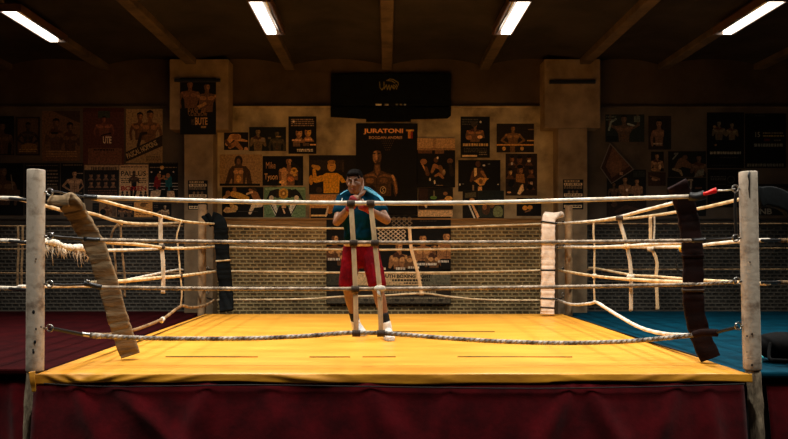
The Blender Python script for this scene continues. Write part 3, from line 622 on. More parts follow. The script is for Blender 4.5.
pad([(558, 216.5, 9.98), (554, 214.8, 9.92), (550.5, 216, 9.85), (548.4, 222, 9.8), (548, 245, 9.77), (548, 270, 9.76), (547.6, 295, 9.75), (547.3, 314.2, 9.72)], .18, .06, (1, .1, 0), M['pad_white'], 'white corner pad at the back post beside the blue mat', [(.2, 'black_tape'), (.38, 'rope_tan'), (.62, 'black_tape'), (.87, 'black_tape'), (.94, 'brown_tape')])
pad([(757.5, 197.5, 5.58), (768, 196.5, 5.6), (782, 200.5, 5.62), (795, 213, 5.72), (808, 245, 5.79), (820, 300, 5.81), (832, 350, 5.83)], .15, .06, (.35, .2, 1), M['pad_black'], 'black corner pad of the blue ring folded over behind the split post')
# dark bag on the blue mat
bg = empty('bag', P(790, 352, 5.98), 'dark bag lying on the blue mat behind the split post', 'bag')
pb = smooth_path([(2.97, 6.2, ZM + .125), (3.10, 6.2, ZM + .135), (3.28, 6.2, ZM + .125), (3.5, 6.2, ZM + .12)], .04)
MB().ellipsoid((3.36, 6.25, ZM + .132), (.27, .16, .118)).build('body', M['bag'], bg, P(790, 352, 5.98))
MB().tube(smooth_path([(3.2, 6.15, ZM + .17), (3.14, 6.05, ZM + .06), (3.18, 6.0, ZM + .05), (3.4, 5.98, ZM + .05), (3.5, 6.05, ZM + .08), (3.48, 6.15, ZM + .17)], .03), .014, 8).build('handle', M['bag'], bg, P(790, 352, 5.98))
# ================================================================== POSTERS
_tc = {}
def text_tris(s, bold=.0, shear=0.):
    key = (s, bold, shear)
    if key not in _tc:
        cu = bpy.data.curves.new('t', 'FONT'); cu.body = s; cu.offset = bold; cu.shear = shear; cu.resolution_u = 3
        o = bpy.data.objects.new('t', cu); COL.objects.link(o); bpy.context.view_layer.update()
        me = o.evaluated_get(bpy.context.evaluated_depsgraph_get()).to_mesh()
        v = [(p.co.x, p.co.y) for p in me.vertices]; f = [list(p.vertices) for p in me.polygons]
        o.evaluated_get(bpy.context.evaluated_depsgraph_get()).to_mesh_clear()
        bpy.data.objects.remove(o); bpy.data.curves.remove(cu)
        x0 = min(a for a, b in v); x1 = max(a for a, b in v); y0 = min(b for a, b in v); y1 = max(b for a, b in v)
        _tc[key] = ([((a - x0) / (x1 - x0), (b - y0) / (y1 - y0)) for a, b in v], f)
    return _tc[key]
SK, SK2, SK3 = (150, 102, 62), (192, 140, 86), (92, 60, 38)
BK, DK, PA = (13, 14, 16), (30, 27, 26), (206, 180, 142)
GOLD = (206, 154, 62)
def R(x0, y0, x1, y1, c): return ('p', [(x0, y0), (x1, y0), (x1, y1), (x0, y1)], c)
def E(x, y, rx, ry, c, n=18): return ('p', [(x + rx * math.cos(2 * math.pi * k / n), y + ry * math.sin(2 * math.pi * k / n)) for k in range(n)], c)
def G_(pts, c): return ('p', pts, c)
def T(s, x0, y0, x1, y1, c, bold=.015, rot=0., shear=0.): return ('t', s, x0, y0, x1, y1, c, bold, rot, shear)
def Ln(pts, w, c):                                   # a limb or a stroke: chain of tapering quads with round joints
    out = []
    ws = w if isinstance(w, (list, tuple)) else [w] * len(pts)
    for (a, b), (p, q), w0, w1 in zip(pts[:-1], pts[1:], ws[:-1], ws[1:]):
        l = math.hypot(p - a, q - b) or 1e-6; nx, ny = -(q - b) / l / 2, (p - a) / l / 2
        out.append(G_([(a + nx * w0, b + ny * w0), (p + nx * w1, q + ny * w1), (p - nx * w1, q - ny * w1), (a - nx * w0, b - ny * w0)], c))
    for (a, b), w0 in zip(pts, ws): out.append(E(a, b, w0 / 2, w0 / 2, c, 10))
    return out
def man(cx, y0, y1, sk=SK, sk2=SK2, arms='down', top=None, hair=BK, turn=0., wide=1.):
    """bust of a boxer from the crown y0 to the waist y1"""
    h = y1 - y0; s = []; hr = h * .125; hy = y0 + h * .16
    sh = h * .30 * wide; ys = y0 + h * .40
    body = top or sk
    s.append(G_([(cx - hr * .5, hy + hr), (cx + hr * .5, hy + hr), (cx + hr * .6, ys - h * .02), (cx + sh * .9, ys + h * .02), (cx + sh, ys + h * .12), (cx + sh * .62, ys + h * .3), (cx + sh * .55, y1), (cx - sh * .55, y1), (cx - sh * .62, ys + h * .3), (cx - sh, ys + h * .12), (cx - sh * .9, ys + h * .02), (cx - hr * .6, ys - h * .02)], body))
    aw = h * .105
    for q in (-1, 1):
        S_ = (cx + q * sh * .9, ys + h * .09)
        if arms == 'down': c = [S_, (cx + q * sh * 1.15, ys + h * .34), (cx + q * sh * 1.02, ys + h * .58)]
        elif arms == 'hips': c = [S_, (cx + q * sh * 1.5, ys + h * .33), (cx + q * sh * .6, ys + h * .52)]
        elif arms == 'guard': c = [S_, (cx + q * sh * 1.05, ys + h * .36), (cx + q * sh * .3, ys + h * .06 * (1 + q * .5))]
        elif arms == 'up': c = [S_, (cx + q * sh * 1.6, ys - h * .02), (cx + q * sh * 1.5, y0 - h * .02)]
        elif arms == 'lift': c = [S_, (cx + q * sh * 1.5, ys + h * .02), (cx + q * sh * .8, y0 + h * .02)]
        else: c = [S_, (cx + q * sh * .9, ys + h * .36), (cx - q * sh * .2, ys + h * .3)]
        s += Ln(c, [aw, aw * .9, aw * .7], body if top else sk)
        if arms in ('guard',): s.append(E(c[-1][0], c[-1][1], aw * .9, aw * .95, (70, 42, 30)))
    if not top:
        for q in (-1, 1):
            s.append(E(cx + q * sh * .42, ys + h * .14, sh * .36, h * .07, sk2)); s.append(E(cx + q * sh * .86, ys + h * .07, sh * .14, h * .055, sk2))
        s.append(R(cx - sh * .03, ys + h * .1, cx + sh * .03, y1, SK3)); s.append(E(cx, ys + h * .36, sh * .3, h * .015, SK3)); s.append(E(cx, ys + h * .44, sh * .3, h * .012, SK3))
    s.append(E(cx, hy, hr * .82, hr * 1.15, sk)); s.append(E(cx + hr * .25, hy + hr * .1, hr * .4, hr * .8, sk2))
    s.append(G_([(cx - hr * .9, hy - hr * .1), (cx - hr * .8, hy - hr * .95), (cx, hy - hr * 1.35), (cx + hr * .8, hy - hr * .95), (cx + hr * .9, hy - hr * .1), (cx + hr * .6, hy - hr * .6), (cx - hr * .6, hy - hr * .6)], hair))
    for q in (-1, 1): s.append(R(cx + q * hr * .38 - hr * .2, hy - hr * .12, cx + q * hr * .38 + hr * .2, hy + hr * .06, SK3))
    s.append(R(cx - hr * .3, hy + hr * .58, cx + hr * .3, hy + hr * .7, SK3))
    return s
def face(cx, cy, r, sk=SK, sk2=SK2, hair=BK):
    return [G_([(cx - r * 1.5, cy + r * 2.3), (cx - r * .6, cy + r * 1.1), (cx + r * .6, cy + r * 1.1), (cx + r * 1.5, cy + r * 2.3)], sk), E(cx, cy, r * .8, r * 1.15, sk), E(cx + r * .25, cy + r * .15, r * .42, r * .8, sk2),
            E(cx, cy - r * .85, r * .8, r * .5, hair), R(cx - r * .55, cy - r * .2, cx - r * .15, cy, SK3), R(cx + r * .15, cy - r * .2, cx + r * .55, cy, SK3), R(cx - r * .3, cy + r * .6, cx + r * .3, cy + r * .75, SK3)]
_rl = random.Random(5)
def lines(x0, y0, x1, y1, n, c, frac=.5, gap=.25):    # unreadable small print: broken strokes
    out = []; p = (y1 - y0) / n
    for k in range(n):
        x = x0
        while x < x1 - .6:
            w_ = _rl.uniform(.8, 3.2); out.append(R(x, y0 + k * p, min(x1, x + w_), y0 + k * p + p * frac, c)); x += w_ + _rl.uniform(.35, .8) * (gap / .25)
    return out
def flat(a):
    out = []
    for s in a:
        if isinstance(s, list): out += flat(s)
        else: out.append(s)
    return out
nlay = [0]
def poster(box, bg, shapes, label, group='posters on the back wall', Y=YW, layer=0, corners=None, name='poster', cat='poster', frame=None, curl=0):
    Yf = Y - .003 - layer * .006
    x0, y0, x1, y1 = box
    cor = corners or [(x0, y1), (x1, y1), (x1, y0), (x0, y0)]
    q = [P(a, b, Yf) for a, b in cor]
    c = sum(q, Vector()) / 4; th = Vector((0, .0025, 0))
    t = empty(name, c, label, cat, group)
    sh = MB(); n = 8
    bl_, br_, tr_, tl_ = q
    vs = []
    for side in (0, 1):
        for j in range(n + 1):
            for i in range(n + 1):
                u, v = i / n, j / n
                p = (bl_ * (1 - u) + br_ * u) * (1 - v) + (tl_ * (1 - u) + tr_ * u) * v
                vs.append(p + th * side)
    m_ = (n + 1) ** 2; g = lambda i, j, s=0: s * m_ + j * (n + 1) + i
    fs = [(g(i, j), g(i + 1, j), g(i + 1, j + 1), g(i, j + 1)) for i in range(n) for j in range(n)] + [(g(i, j, 1), g(i, j + 1, 1), g(i + 1, j + 1, 1), g(i + 1, j, 1)) for i in range(n) for j in range(n)]
    for i in range(n): fs += [(g(i, 0), g(i, 0, 1), g(i + 1, 0, 1), g(i + 1, 0)), (g(i, n), g(i + 1, n), g(i + 1, n, 1), g(i, n, 1)), (g(0, i), g(0, i + 1), g(0, i + 1, 1), g(0, i, 1)), (g(n, i), g(n, i, 1), g(n, i + 1, 1), g(n, i + 1))]
    sh.add(vs, fs, 0, False, lin(bg)); sh.build('sheet', M['print'], t, c, fix=False)
    pr_ = MB(); k = 0
    for s in flat(shapes):
        Yk = Yf - .0007 - .00011 * k; k += 1
        if s[0] == 'p':
            pts = s[1]
            a = sum(pts[i][0] * pts[(i + 1) % len(pts)][1] - pts[(i + 1) % len(pts)][0] * pts[i][1] for i in range(len(pts)))
            if a > 0: pts = pts[::-1]
            if not corners: pts = [(min(max(a, x0), x1), min(max(b, y0), y1)) for a, b in pts]
            pr_.add([P(a, b, Yk) for a, b in pts], [list(range(len(pts)))], 0, False, lin(s[2]))
        else:
            _, tx, a0, b0, a1, b1, col, bold, rot, shear = s
            v, f = text_tris(tx, bold, shear); vs = []
            cr, sr = math.cos(rot), math.sin(rot)
            for u, w_ in v:
                dx = u * (a1 - a0); dy = -w_ * (b1 - b0)
                vs.append(P(a0 + dx * cr - dy * sr, b1 + dx * sr + dy * cr, Yk))
            pr_.add(vs, f, 0, False, lin(col))
    if pr_.v: pr_.build('print', M['print'], t, c, fix=False)
    if frame:
        fb = MB(); th2 = Vector((0, -.012, 0)); wd = frame[1]
        for a, b in zip(q, q[1:] + q[:1]):
            d = (b - a).normalized(); nrm = Vector((d.z, 0, -d.x))
            if (c - a).dot(nrm) < 0: nrm = -nrm
            vs = [a, b, b + nrm * wd, a + nrm * wd]; fb.add(vs + [p + th2 for p in vs], [(0, 1, 2, 3), (7, 6, 5, 4), (0, 4, 5, 1), (1, 5, 6, 2), (2, 6, 7, 3), (3, 7, 4, 0)])
        fb.build('frame', mat('frame_' + str(len(bpy.data.materials)), frame[0], rough=.5), t, c)
    return t
BR = (120, 84, 54)
# ---- bay beside the red mat, upper row
poster((-6, 116, 14, 155), BK, [R(-5, 119, 13, 150, (22, 22, 26)), man(2, 121, 154, (70, 52, 40), (96, 70, 50), 'down')], 'black poster highest in the corner over the red mat')
poster((16, 117, 40, 155.5), (64, 48, 36), [R(18, 119, 38.4, 153.5, (84, 62, 44)), man(28, 122, 146, (40, 36, 34), (64, 50, 40), 'hips'), E(29, 147, 8, 4, (120, 84, 40)), lines(19, 149, 37, 153, 2, (150, 116, 60))], 'small brown framed poster of a dark standing boxer', frame=((40, 32, 27), .02))
poster((42, 111, 80, 161), (104, 74, 52), [G_([(52, 111), (80, 123), (80, 111)], (60, 46, 36)), man(56, 118, 150, (78, 56, 42), (110, 76, 52), 'guard'), man(70, 122, 152, (70, 50, 38), (104, 72, 50), 'guard'), lines(46, 151, 77, 158, 3, (150, 112, 70)), R(51, 132, 58, 134, BK)], 'brown poster with one folded corner, between the framed and the red one')
poster((83, 108, 124, 165), (84, 48, 40), [R(83, 108, 124, 112, (70, 36, 32)), R(98, 111, 110, 118, (52, 60, 48)), man(104, 116, 136, (112, 64, 50), (150, 90, 66), 'down', wide=1.4), G_([(101, 135), (111, 132.5), (111, 134), (101, 136)], BK), T('UTE', 103, 136.5, 111.5, 143.5, (226, 200, 160), .03), R(88, 148, 122, 164, (112, 74, 56)), lines(94, 149, 114, 151, 1, (40, 24, 20), .8), lines(92, 153, 118, 163, 4, (120, 74, 56))], 'faded red poster with the white letters UTE')
poster((126, 109, 162.5, 163), (150, 122, 84), [man(140, 112, 140, SK3, SK, 'down', hair=(20, 16, 14)), man(150, 110, 142, (110, 76, 48), SK, 'down', hair=(20, 16, 14)), Ln([(138, 146), (141, 134), (146, 133)], 3, (40, 32, 26)),
    G_([(126, 152), (162.5, 135), (162.5, 146), (126, 162)], (48, 38, 30)), T('PASCAL HOPKINS', 128, 153.5, 161, 159, (190, 160, 110), .02, -.44), lines(146, 156, 161, 162, 4, (84, 66, 46))], 'beige fight poster of two heads above a slanting lettered band')
# ---- lower rows
poster((-6, 163, 23.6, 215.5), BK, [man(3, 165, 205, (74, 56, 44), (110, 84, 62), 'down'), Ln([(11, 175), (13, 190)], [1.2, 1], (120, 104, 88)), R(6, 190, 20, 195, (84, 64, 44))], 'large black poster of a man at the edge above the red mat')
poster((24.4, 163, 60, 215), (18, 18, 19), [lines(26, 165, 58, 167, 1, (88, 78, 66)), lines(47, 170, 58, 194, 7, (120, 102, 82), .4), R(46, 186, 58, 192, (70, 58, 46)), lines(28, 200, 58, 212, 4, (90, 76, 60))], 'black poster of small white text lines behind the scuffed post')
poster((60.8, 163, 83.6, 205), (17, 18, 20), [lines(63, 164.5, 83, 166.5, 1, (110, 94, 74)), man(74.5, 170, 192, (140, 104, 76), (176, 136, 100), 'hips', wide=1.15), R(77, 173, 83, 173.8, (150, 124, 96)), lines(70, 192.5, 83, 194.5, 1, (110, 92, 74)), lines(64, 197, 82, 203, 2, (70, 60, 50))], 'black poster of a bare-chested boxer, hands on hips, beside the scuffed post')
sh_ = [R(83, 165, 119, 170, (164, 134, 100)), T('THE CHAMPIONS', 91, 167, 117, 171, (60, 46, 34), .01)]
for r_ in range(2):
    for k in range(4): sh_.append(face(91 + k * 7.4, 175.5 + r_ * 7.5, 2.1, (110, 80, 58), (140, 104, 74)))
sh_ = [s for s in sh_ if not (isinstance(s, tuple) and s[0] == 't')] + [lines(91, 167, 117, 170.6, 1, (84, 66, 50), .9), lines(88, 190, 117, 197, 3, (96, 62, 48))]
poster((84.4, 165, 118.6, 198.5), (26, 23, 22), sh_, 'dark poster of small portraits in rows under a pale heading')
bx_ = [T('PAULUS', 121, 171, 146, 176, (40, 30, 26), .02), lines(121, 166.4, 147, 168.4, 1, (70, 52, 40)), lines(121, 178, 131, 184, 3, (80, 62, 46)), lines(138, 178, 146, 184, 3, (80, 62, 46)), man(134, 171, 186, (50, 38, 32), (84, 62, 46), 'guard'), Ln([(134.5, 184), (131.5, 190), (131.5, 197)], [4, 3, 2], BK), Ln([(134, 184), (135.5, 191), (134, 197.5)], [3.6, 2.6, 2], BK),
       T('BOXEN', 121, 186, 146.5, 190.6, (150, 28, 22), .03)] + [[E(122.5 + k * 4.6, 192.4, 1.1, 1.3, BK), E(122.5 + k * 4.6, 196, 1.8, 2.4, (50, 40, 34))] for k in (0, 1, 4, 5)]
poster((119.4, 164.6, 148.2, 199), (192, 158, 116), bx_, 'pale fight bill with red capitals and a dark boxer in the middle')
poster((149, 162.5, 178, 199.5), (16, 20, 24), [lines(149, 162.6, 177, 164.4, 1, (60, 52, 44)), lines(150, 167, 177, 168.6, 1, (150, 124, 84)), E(162, 167.6, 2, 2, (190, 150, 90)), [R(149, y, 178, y + .7, (170, 160, 150)) for y in (183, 186, 189)],
    Ln([(158, 178), (157, 186)], [6, 7], (120, 26, 24)), E(159, 175.5, 2, 2.4, SK), Ln([(159, 179), (163, 178), (164.5, 176)], 1.6, SK), Ln([(155, 188), (153, 193), (150, 198)], 2.6, (20, 18, 18)), Ln([(159, 188), (162, 192), (162, 198)], 2.6, BK),
    Ln([(168.5, 178), (169, 188)], [6.4, 7], (20, 84, 92)), E(168, 175.5, 2, 2.4, SK), Ln([(167, 179), (164.5, 179), (163, 176)], 1.6, SK), Ln([(167, 188), (165, 193), (165, 198)], 2.8, (22, 20, 20)), Ln([(171, 188), (174, 193), (176, 199)], 2.8, BK), G_([(151, 191), (161, 190), (160, 196), (150, 198)], (196, 160, 124)), G_([(167, 191), (174, 191), (175, 197), (167, 197)], (196, 160, 124)), [E(x, 172, .8, .8, (220, 190, 160)) for x in (151.5, 160, 173.5)]],
    'painted poster of a red and a teal boxer trading blows between ropes')
poster((92.5, 203, 99, 216), BK, [lines(93.5, 205, 98, 215, 4, (40, 36, 32))], 'narrow black card beneath the rows of portraits', layer=1)
poster((97.4, 201, 116.6, 217), (120, 92, 66), [man(107, 202, 216, SK3, (120, 86, 60), 'guard'), R(112, 204, 116, 216, (84, 64, 48)), E(103, 212, 3, 3, BK)], 'small brown photo of a guarding boxer beside the narrow black card')
poster((117.2, 203, 133.6, 217), (20, 19, 19), [man(122, 205, 217, (96, 74, 58), SK, 'guard'), man(129, 206, 217, (80, 62, 48), SK, 'guard'), lines(119, 204, 132, 205.4, 1, (120, 100, 80))], 'small dark photo of two sparring men beneath the pale fight bill')
poster((134.2, 202, 152.4, 217), (200, 142, 76), [E(143, 205, 3, 2, (120, 84, 44)), lines(136, 210, 151, 216, 3, (120, 82, 42)), R(141, 203, 148, 204, (90, 62, 34))], 'small plain orange card beneath the pale fight bill')
poster((153, 203.4, 171.4, 217), (18, 19, 21), [man(165, 204.5, 217, (150, 116, 84), PA, 'guard'), Ln([(156, 214), (160, 211), (163, 212)], 1.6, (150, 120, 90)), lines(154, 205, 158, 209, 2, (96, 80, 64))], 'small black photo of a pale guarding boxer beneath the painted poster')
# ---- pillar posters
poster((180, 78, 216, 134.5), BK, [R(180, 80, 181.6, 134, (24, 24, 28)), man(190, 80, 108, (98, 66, 46), (120, 82, 56), 'down', wide=1.1), man(207, 82, 112, (92, 64, 44), (140, 100, 64), 'down', wide=1.1), G_([(197, 106), (205, 102), (207, 104), (199, 109)], (150, 110, 62)), T('PASCAL', 188, 108, 207, 114.5, (120, 88, 54), .02), T('VS', 191, 119, 194, 125, (96, 70, 46), .02), T('BUTE', 195, 117.5, 207.5, 125, (176, 132, 82), .03), R(201, 126, 206, 128, (150, 116, 72)), lines(189, 114.6, 207, 117, 1, (110, 82, 54))],
       'tall black fight poster of two heads hanging high on the pillar by the red mat', Y=YP - .008)
bt = MB(); bt.box((px_(175), YP - .052, pz(82.6)), (px_(221), YP - .024, pz(79.4)))
tag(bt.build('hanging_rod', M['black_metal'], None, (px_(198), YP, pz(81)), bevel=.008), 'black rod the tall fight poster hangs from on the pillar', 'rod', 'rods on the pillars')
bt = MB(); bt.box((px_(549), YP - .035, pz(84.2)), (px_(595), YP - .004, pz(80.4)))
tag(bt.build('hanging_rod', M['black_metal'], None, (px_(572), YP, pz(82)), bevel=.008), 'empty black rod high on the pillar by the blue mat', 'rod', 'rods on the pillars')
poster((192, 134.6, 203.5, 180), (180, 156, 122), [], 'bare pale strip of paper hanging under the tall fight poster', Y=YP, layer=0) if 0 else None
def bill(x0, x1, y0, y1, seed):
    s = []; r = random.Random(seed); y = y0 + .8
    s += [R(x0 + 1, y, x1 - 3, y + 2, (206, 176, 132)), T('FIGHT NIGHT', x0 + 2, y + .2, x1 - 4, y + 1.8, BK, .02)]
    s = [R(x0 + 1.6, y0 + .8, x1 - 4, y0 + 2.6, (196, 164, 120)), lines(x0 + 2.4, y0 + 1.1, x1 - 5, y0 + 2.3, 1, BK, .9), R(x0 + 1, y0 + 3.6, x1 - 1.2, y0 + 6, (226, 196, 152)), lines(x0 + 2, y0 + 4, x1 - 2, y0 + 5.6, 1, (60, 48, 38), .9), lines(x0 + 1, y0 + 7, x1 - 1.4, y0 + 9.6, 2, (150, 124, 92)),
         [E(x0 + 6 + 4 * k, y0 + 12.6, 1.3, 1.5, (110, 88, 64)) for k in range(3)], R(x0 + 1, y0 + 14.2, x1 - 1, y0 + 17, (216, 184, 140)), lines(x0 + 2, y0 + 14.8, x1 - 2, y0 + 16.4, 1, (84, 66, 48), .9), lines(x0 + 1, y0 + 18.6, x1 - 1, y0 + 23, 2, (130, 108, 82)), R(x0 + 1, y0 + 25.6, x1 - 1.6, y0 + 28.4, (214, 184, 140)), lines(x0 + 2, y0 + 26.2, x1 - 2, y0 + 27.8, 1, (60, 46, 36), .9)]
    return s
poster((188, 180.4, 207.6, 209.6), BK, bill(188, 207.6, 180.4, 209.6, 1), 'narrow black bill with white bands on the pillar by the red mat', Y=YP, group='bills on the pillars')
poster((563, 179.4, 583.4, 209.4), BK, bill(563, 583.4, 179.4, 209.4, 2), 'narrow black bill with white bands on the pillar by the blue mat', Y=YP, group='bills on the pillars')
# ---- middle bay, red-mat half
poster((224, 132.3, 248.4, 150), (24, 20, 18), [Ln([(227, 144), (232, 137), (238, 137)], [4, 6, 6], SK2), Ln([(236, 139), (247, 141)], [4, 1.5], SK2), E(236, 137, 4, 3, SK), Ln([(230, 147), (236, 143), (241, 149)], [4, 5, 4], SK), E(246, 149, 2, 2, (190, 140, 96)), Ln([(226, 141), (230, 146)], 3, SK3)], 'small dark photo of a punch landing, topmost beside the pillar')
poster((249.2, 127, 286, 151), (22, 24, 21), [man(258, 128, 151, (104, 84, 54), (128, 104, 66), 'guard'), man(277, 130, 152, (60, 54, 40), (84, 72, 50), 'down'), R(261, 138, 265, 141.6, (130, 110, 84)), R(276, 136, 281, 137.2, (150, 120, 76)), R(268, 137, 271, 139, (84, 76, 60))], 'wide dark greenish photo of a boxer beside a standing man')
st_ = [lines(291, 119, 314, 127, 4, (150, 122, 94), .55), E(293.5, 121.5, 1.2, 1.2, (220, 200, 170)), face(299, 133, 4.2, (140, 98, 62), SK2), face(308, 132, 4.2, (150, 104, 66), GOLD), R(292, 139.4, 301, 141, (214, 166, 120)), R(305, 138.6, 312, 140.4, (232, 170, 110)), R(293, 142.6, 300, 146.4, (110, 84, 62)), R(303, 143, 309, 146, (96, 74, 56)), R(310, 144, 316, 145.4, (220, 170, 116)), lines(297, 149, 313, 152, 2, (220, 206, 180), .6)]
poster((288.4, 116.4, 316.4, 153.8), BK, st_, 'tall black poster of two portraits among lines of pale print')
poster((219.6, 154.4, 262, 186), (150, 118, 78), [E(238.5, 161, 4.2, 5.4, (40, 30, 24)), Ln([(238.5, 163), (238.5, 174)], [5, 17], (74, 54, 36)), G_([(229, 170), (232, 166), (246, 166), (250, 171), (252.5, 185), (247, 184), (246, 176), (245, 184), (232, 184), (232.4, 176), (229, 184), (225, 184)], (66, 48, 32)), G_([(234.5, 168), (243, 168), (243, 184), (234, 184)], (140, 98, 56)), E(236, 172, 2.6, 2, SK2), E(241, 172, 2.6, 2, SK2), E(238.6, 179, 2.6, 3.6, (196, 142, 66)), E(238.6, 161.4, 2, 3, (110, 78, 54)), R(219.6, 183.6, 260, 185.8, BK)], 'pale poster of a long-haired bare-chested man leaning on a black bar')
poster((262.6, 156, 303.2, 185.6), BK, [T('Mike', 266, 162, 275.6, 168.6, (190, 136, 86), .0), T('Tyson', 264.4, 173.6, 277.4, 181.4, (214, 166, 112), .0), man(289, 156.6, 186, (122, 84, 54), SK2, 'cross', wide=1.1), Ln([(284, 170), (284, 186)], 5, SK2), Ln([(292, 163), (300, 170), (299, 184)], [3, 4, 3], DK), E(294, 170.5, 3.2, 3, GOLD), E(294, 170.5, 1.6, 1.5, (120, 78, 30)), E(290.5, 179, 3.4, 2.6, (200, 120, 60)), E(295, 175, 2, 1.4, GOLD), E(282, 182, 3, 1.6, (230, 180, 110))], 'black poster of a boxer hung with gold belts beside two white words')
poster((222, 187, 263.4, 217.2), (14, 15, 16), [E(234.5, 189.6, 1.9, 2.6, SK), Ln([(233, 194), (240, 196), (248, 198)], [6, 6, 3], GOLD), Ln([(224, 198), (229, 194)], [3, 4], (170, 124, 70)), E(228, 193, 2.4, 2.4, SK), E(253.5, 191, 3.4, 3.4, (60, 44, 34)), Ln([(250, 190), (255, 195), (259, 203)], [3, 7, 7], SK), Ln([(247, 194), (252, 192)], [2, 2], (220, 180, 130)), Ln([(250, 213), (253, 206), (261, 205)], [3, 4, 4], (214, 196, 170)), Ln([(231, 205), (235, 208)], [3, 6], (200, 160, 96)), G_([(223, 211), (226, 207), (236, 208), (236, 212), (226, 213)], (196, 156, 104)), R(238, 211, 258, 211.8, (60, 56, 52))], 'black photo of a boxer driving a long punch, under the long-haired man')
poster((264, 187, 305.6, 217.2), (104, 132, 96), [R(265, 188, 304.6, 190, (130, 156, 120)), G_([(266, 200), (270, 191), (276, 189), (283, 194), (290, 190), (296, 189), (300, 193), (304, 201), (298, 197), (271, 197)], (28, 28, 28)), E(283.5, 193.4, 5, 5.2, GOLD), E(283.5, 193.4, 3, 3.2, (150, 100, 34)), E(283.5, 193.4, 1.2, 1.4, (236, 196, 110)), R(276, 189, 279, 198, (40, 34, 26)), R(288, 189, 291, 198, (40, 34, 26)), E(271.5, 198, 2.4, 2.6, (206, 190, 160)), E(296.5, 198, 2.4, 2.6, (206, 190, 160)),
    G_([(268, 201), (275, 201), (280, 216.8), (276, 216.8)], (206, 204, 190)), G_([(291, 201), (299, 200), (291, 216.8), (287, 216.8)], (206, 204, 190)), G_([(279, 206), (288, 206), (292, 217), (275, 217)], (18, 18, 20)), Ln([(270, 203), (277, 216)], 1, (30, 30, 30)), Ln([(298, 202), (291, 215)], 1, (30, 30, 30)), Ln([(283, 209), (284.6, 213)], [1, 1.6], (220, 190, 150)), R(281.8, 205, 286, 208, (200, 160, 110)), lines(266, 214.6, 275, 216, 1, (40, 52, 38))], 'green poster of a huge gold belt held up by a boxer in white')
poster((309, 155.2, 357, 194), (26, 22, 20), [R(310, 160, 344, 170, (44, 34, 28)), E(331.5, 166.5, 4.2, 5.2, (196, 140, 60)), G_([(321, 176), (326, 173), (337, 173), (342, 176), (346, 182), (342, 183), (339.6, 180), (339, 193), (323.6, 193), (323.4, 181), (316, 183), (312, 181)], (214, 150, 34)), Ln([(322, 177), (315, 179), (314, 170)], [4, 4, 3], (206, 146, 40)), Ln([(313, 166), (318, 168)], [3, 5], (190, 136, 50)), E(311, 180, 2, 5, (190, 130, 40)), R(330, 164.8, 333, 165.6, (110, 74, 34)), E(331.5, 162, 4, 2, (150, 104, 44)), E(319, 190, 3, 3, (60, 44, 32)), R(342, 162, 344, 172, (60, 46, 36))], 'photo of a man in a yellow shirt raising one fist')
poster((309.8, 194.6, 335.8, 224), (190, 132, 72), [R(310.4, 208, 334, 223.6, (24, 22, 20)), E(330, 209, 3.4, 5, (170, 110, 44)), Ln([(326, 216), (328, 207)], [2, 1.6], (216, 190, 150)), R(311, 214.6, 326, 216.4, (220, 184, 120)), E(314, 203, 3, 3, (170, 120, 66))], 'small photo split between orange and black beside the boxer', layer=1)
# ---- banners
BW = (204, 170, 116)
ju = [R(357, 124.4, 416, 214, (15, 14, 14)), T('JURATONI', 363.5, 128.6, 403, 134.4, (226, 158, 92), .035), T('BOGDAN ANDREI', 369, 136.2, 402, 139, (196, 150, 104), .02), R(406, 129.6, 414, 131.2, GOLD), R(408, 131.2, 412.6, 138.4, (190, 120, 40)), R(410.6, 131.2, 412.6, 138.4, (140, 44, 30))]
for r_ in range(5):
    for k in range(7 - r_): ju.append(E(382 + r_ * .95 + k * 1.9, 141 + r_ * 2.2, .4, .4, (110, 84, 56), 8))
ju += [G_([(374.4, 164), (380, 164), (380.8, 170.6), (387, 173), (393, 174.6), (396, 178), (397.6, 184), (398, 192), (395.6, 197), (393.6, 192), (393.4, 186), (391.4, 182), (391, 192), (391.6, 214), (365, 214), (365.4, 194), (365, 186), (362.6, 190), (360.4, 188), (360, 180), (362, 176), (368, 173.4), (373.6, 170.6)], (74, 52, 36)),
       G_([(375, 165), (379.4, 165), (379.8, 172), (377.4, 175.6), (375, 172)], (120, 84, 52)), Ln([(366, 175.6), (373, 174.6), (376.6, 177)], [2, 2.6, 1], (128, 90, 56)), Ln([(379, 177), (384, 175), (391, 176.6)], [1, 2.4, 2], (118, 82, 52)), E(370, 180.6, 4.2, 2.8, (132, 92, 56)), E(383.6, 180.4, 4, 2.6, (108, 76, 48)),
       Ln([(392.6, 176), (394.4, 180)], [2.6, 2], SK2), Ln([(394.6, 182), (396.2, 188), (396.4, 193)], [2, 2.4, 1.6], (150, 104, 62)), Ln([(361.8, 178), (362.4, 185)], [2, 2.2], (112, 78, 48)), Ln([(376.8, 178), (377, 196)], [.7, .7], (40, 28, 22)), R(366, 184.4, 388, 185.2, (48, 34, 26)), Ln([(368, 188), (368.6, 196)], [3, 3], (112, 80, 50)),
       E(377, 156.4, 4.5, 7.8, (92, 64, 44)), E(375.4, 156.6, 2.4, 6.2, (146, 104, 66)), G_([(375.6, 154), (376.8, 154), (377.4, 159), (375.6, 159.4)], SK2), G_([(372.2, 154), (372.6, 149.6), (376, 147.4), (380, 148), (382, 152), (381.6, 155), (380.6, 151.4), (377, 150.2), (373.4, 151.6)], BK), R(373, 153, 375.6, 154.1, (26, 19, 16)), R(377.4, 153, 380.4, 154.1, (26, 19, 16)), R(374.8, 160.6, 378.8, 161.5, (52, 34, 26)), R(376.4, 162, 380.6, 164, (50, 36, 28)), E(383, 190, 3, 3.8, (190, 160, 116)), E(383, 190, 2.3, 3, (20, 18, 17)), Ln([(384, 188), (382, 189), (384, 191), (382, 192.4)], .7, (190, 160, 116)), G_([(365, 187), (372, 185), (376, 188), (378, 214), (365, 214)], (34, 26, 22)), G_([(377, 196), (391, 196), (392, 214), (377, 214)], (20, 18, 20))]
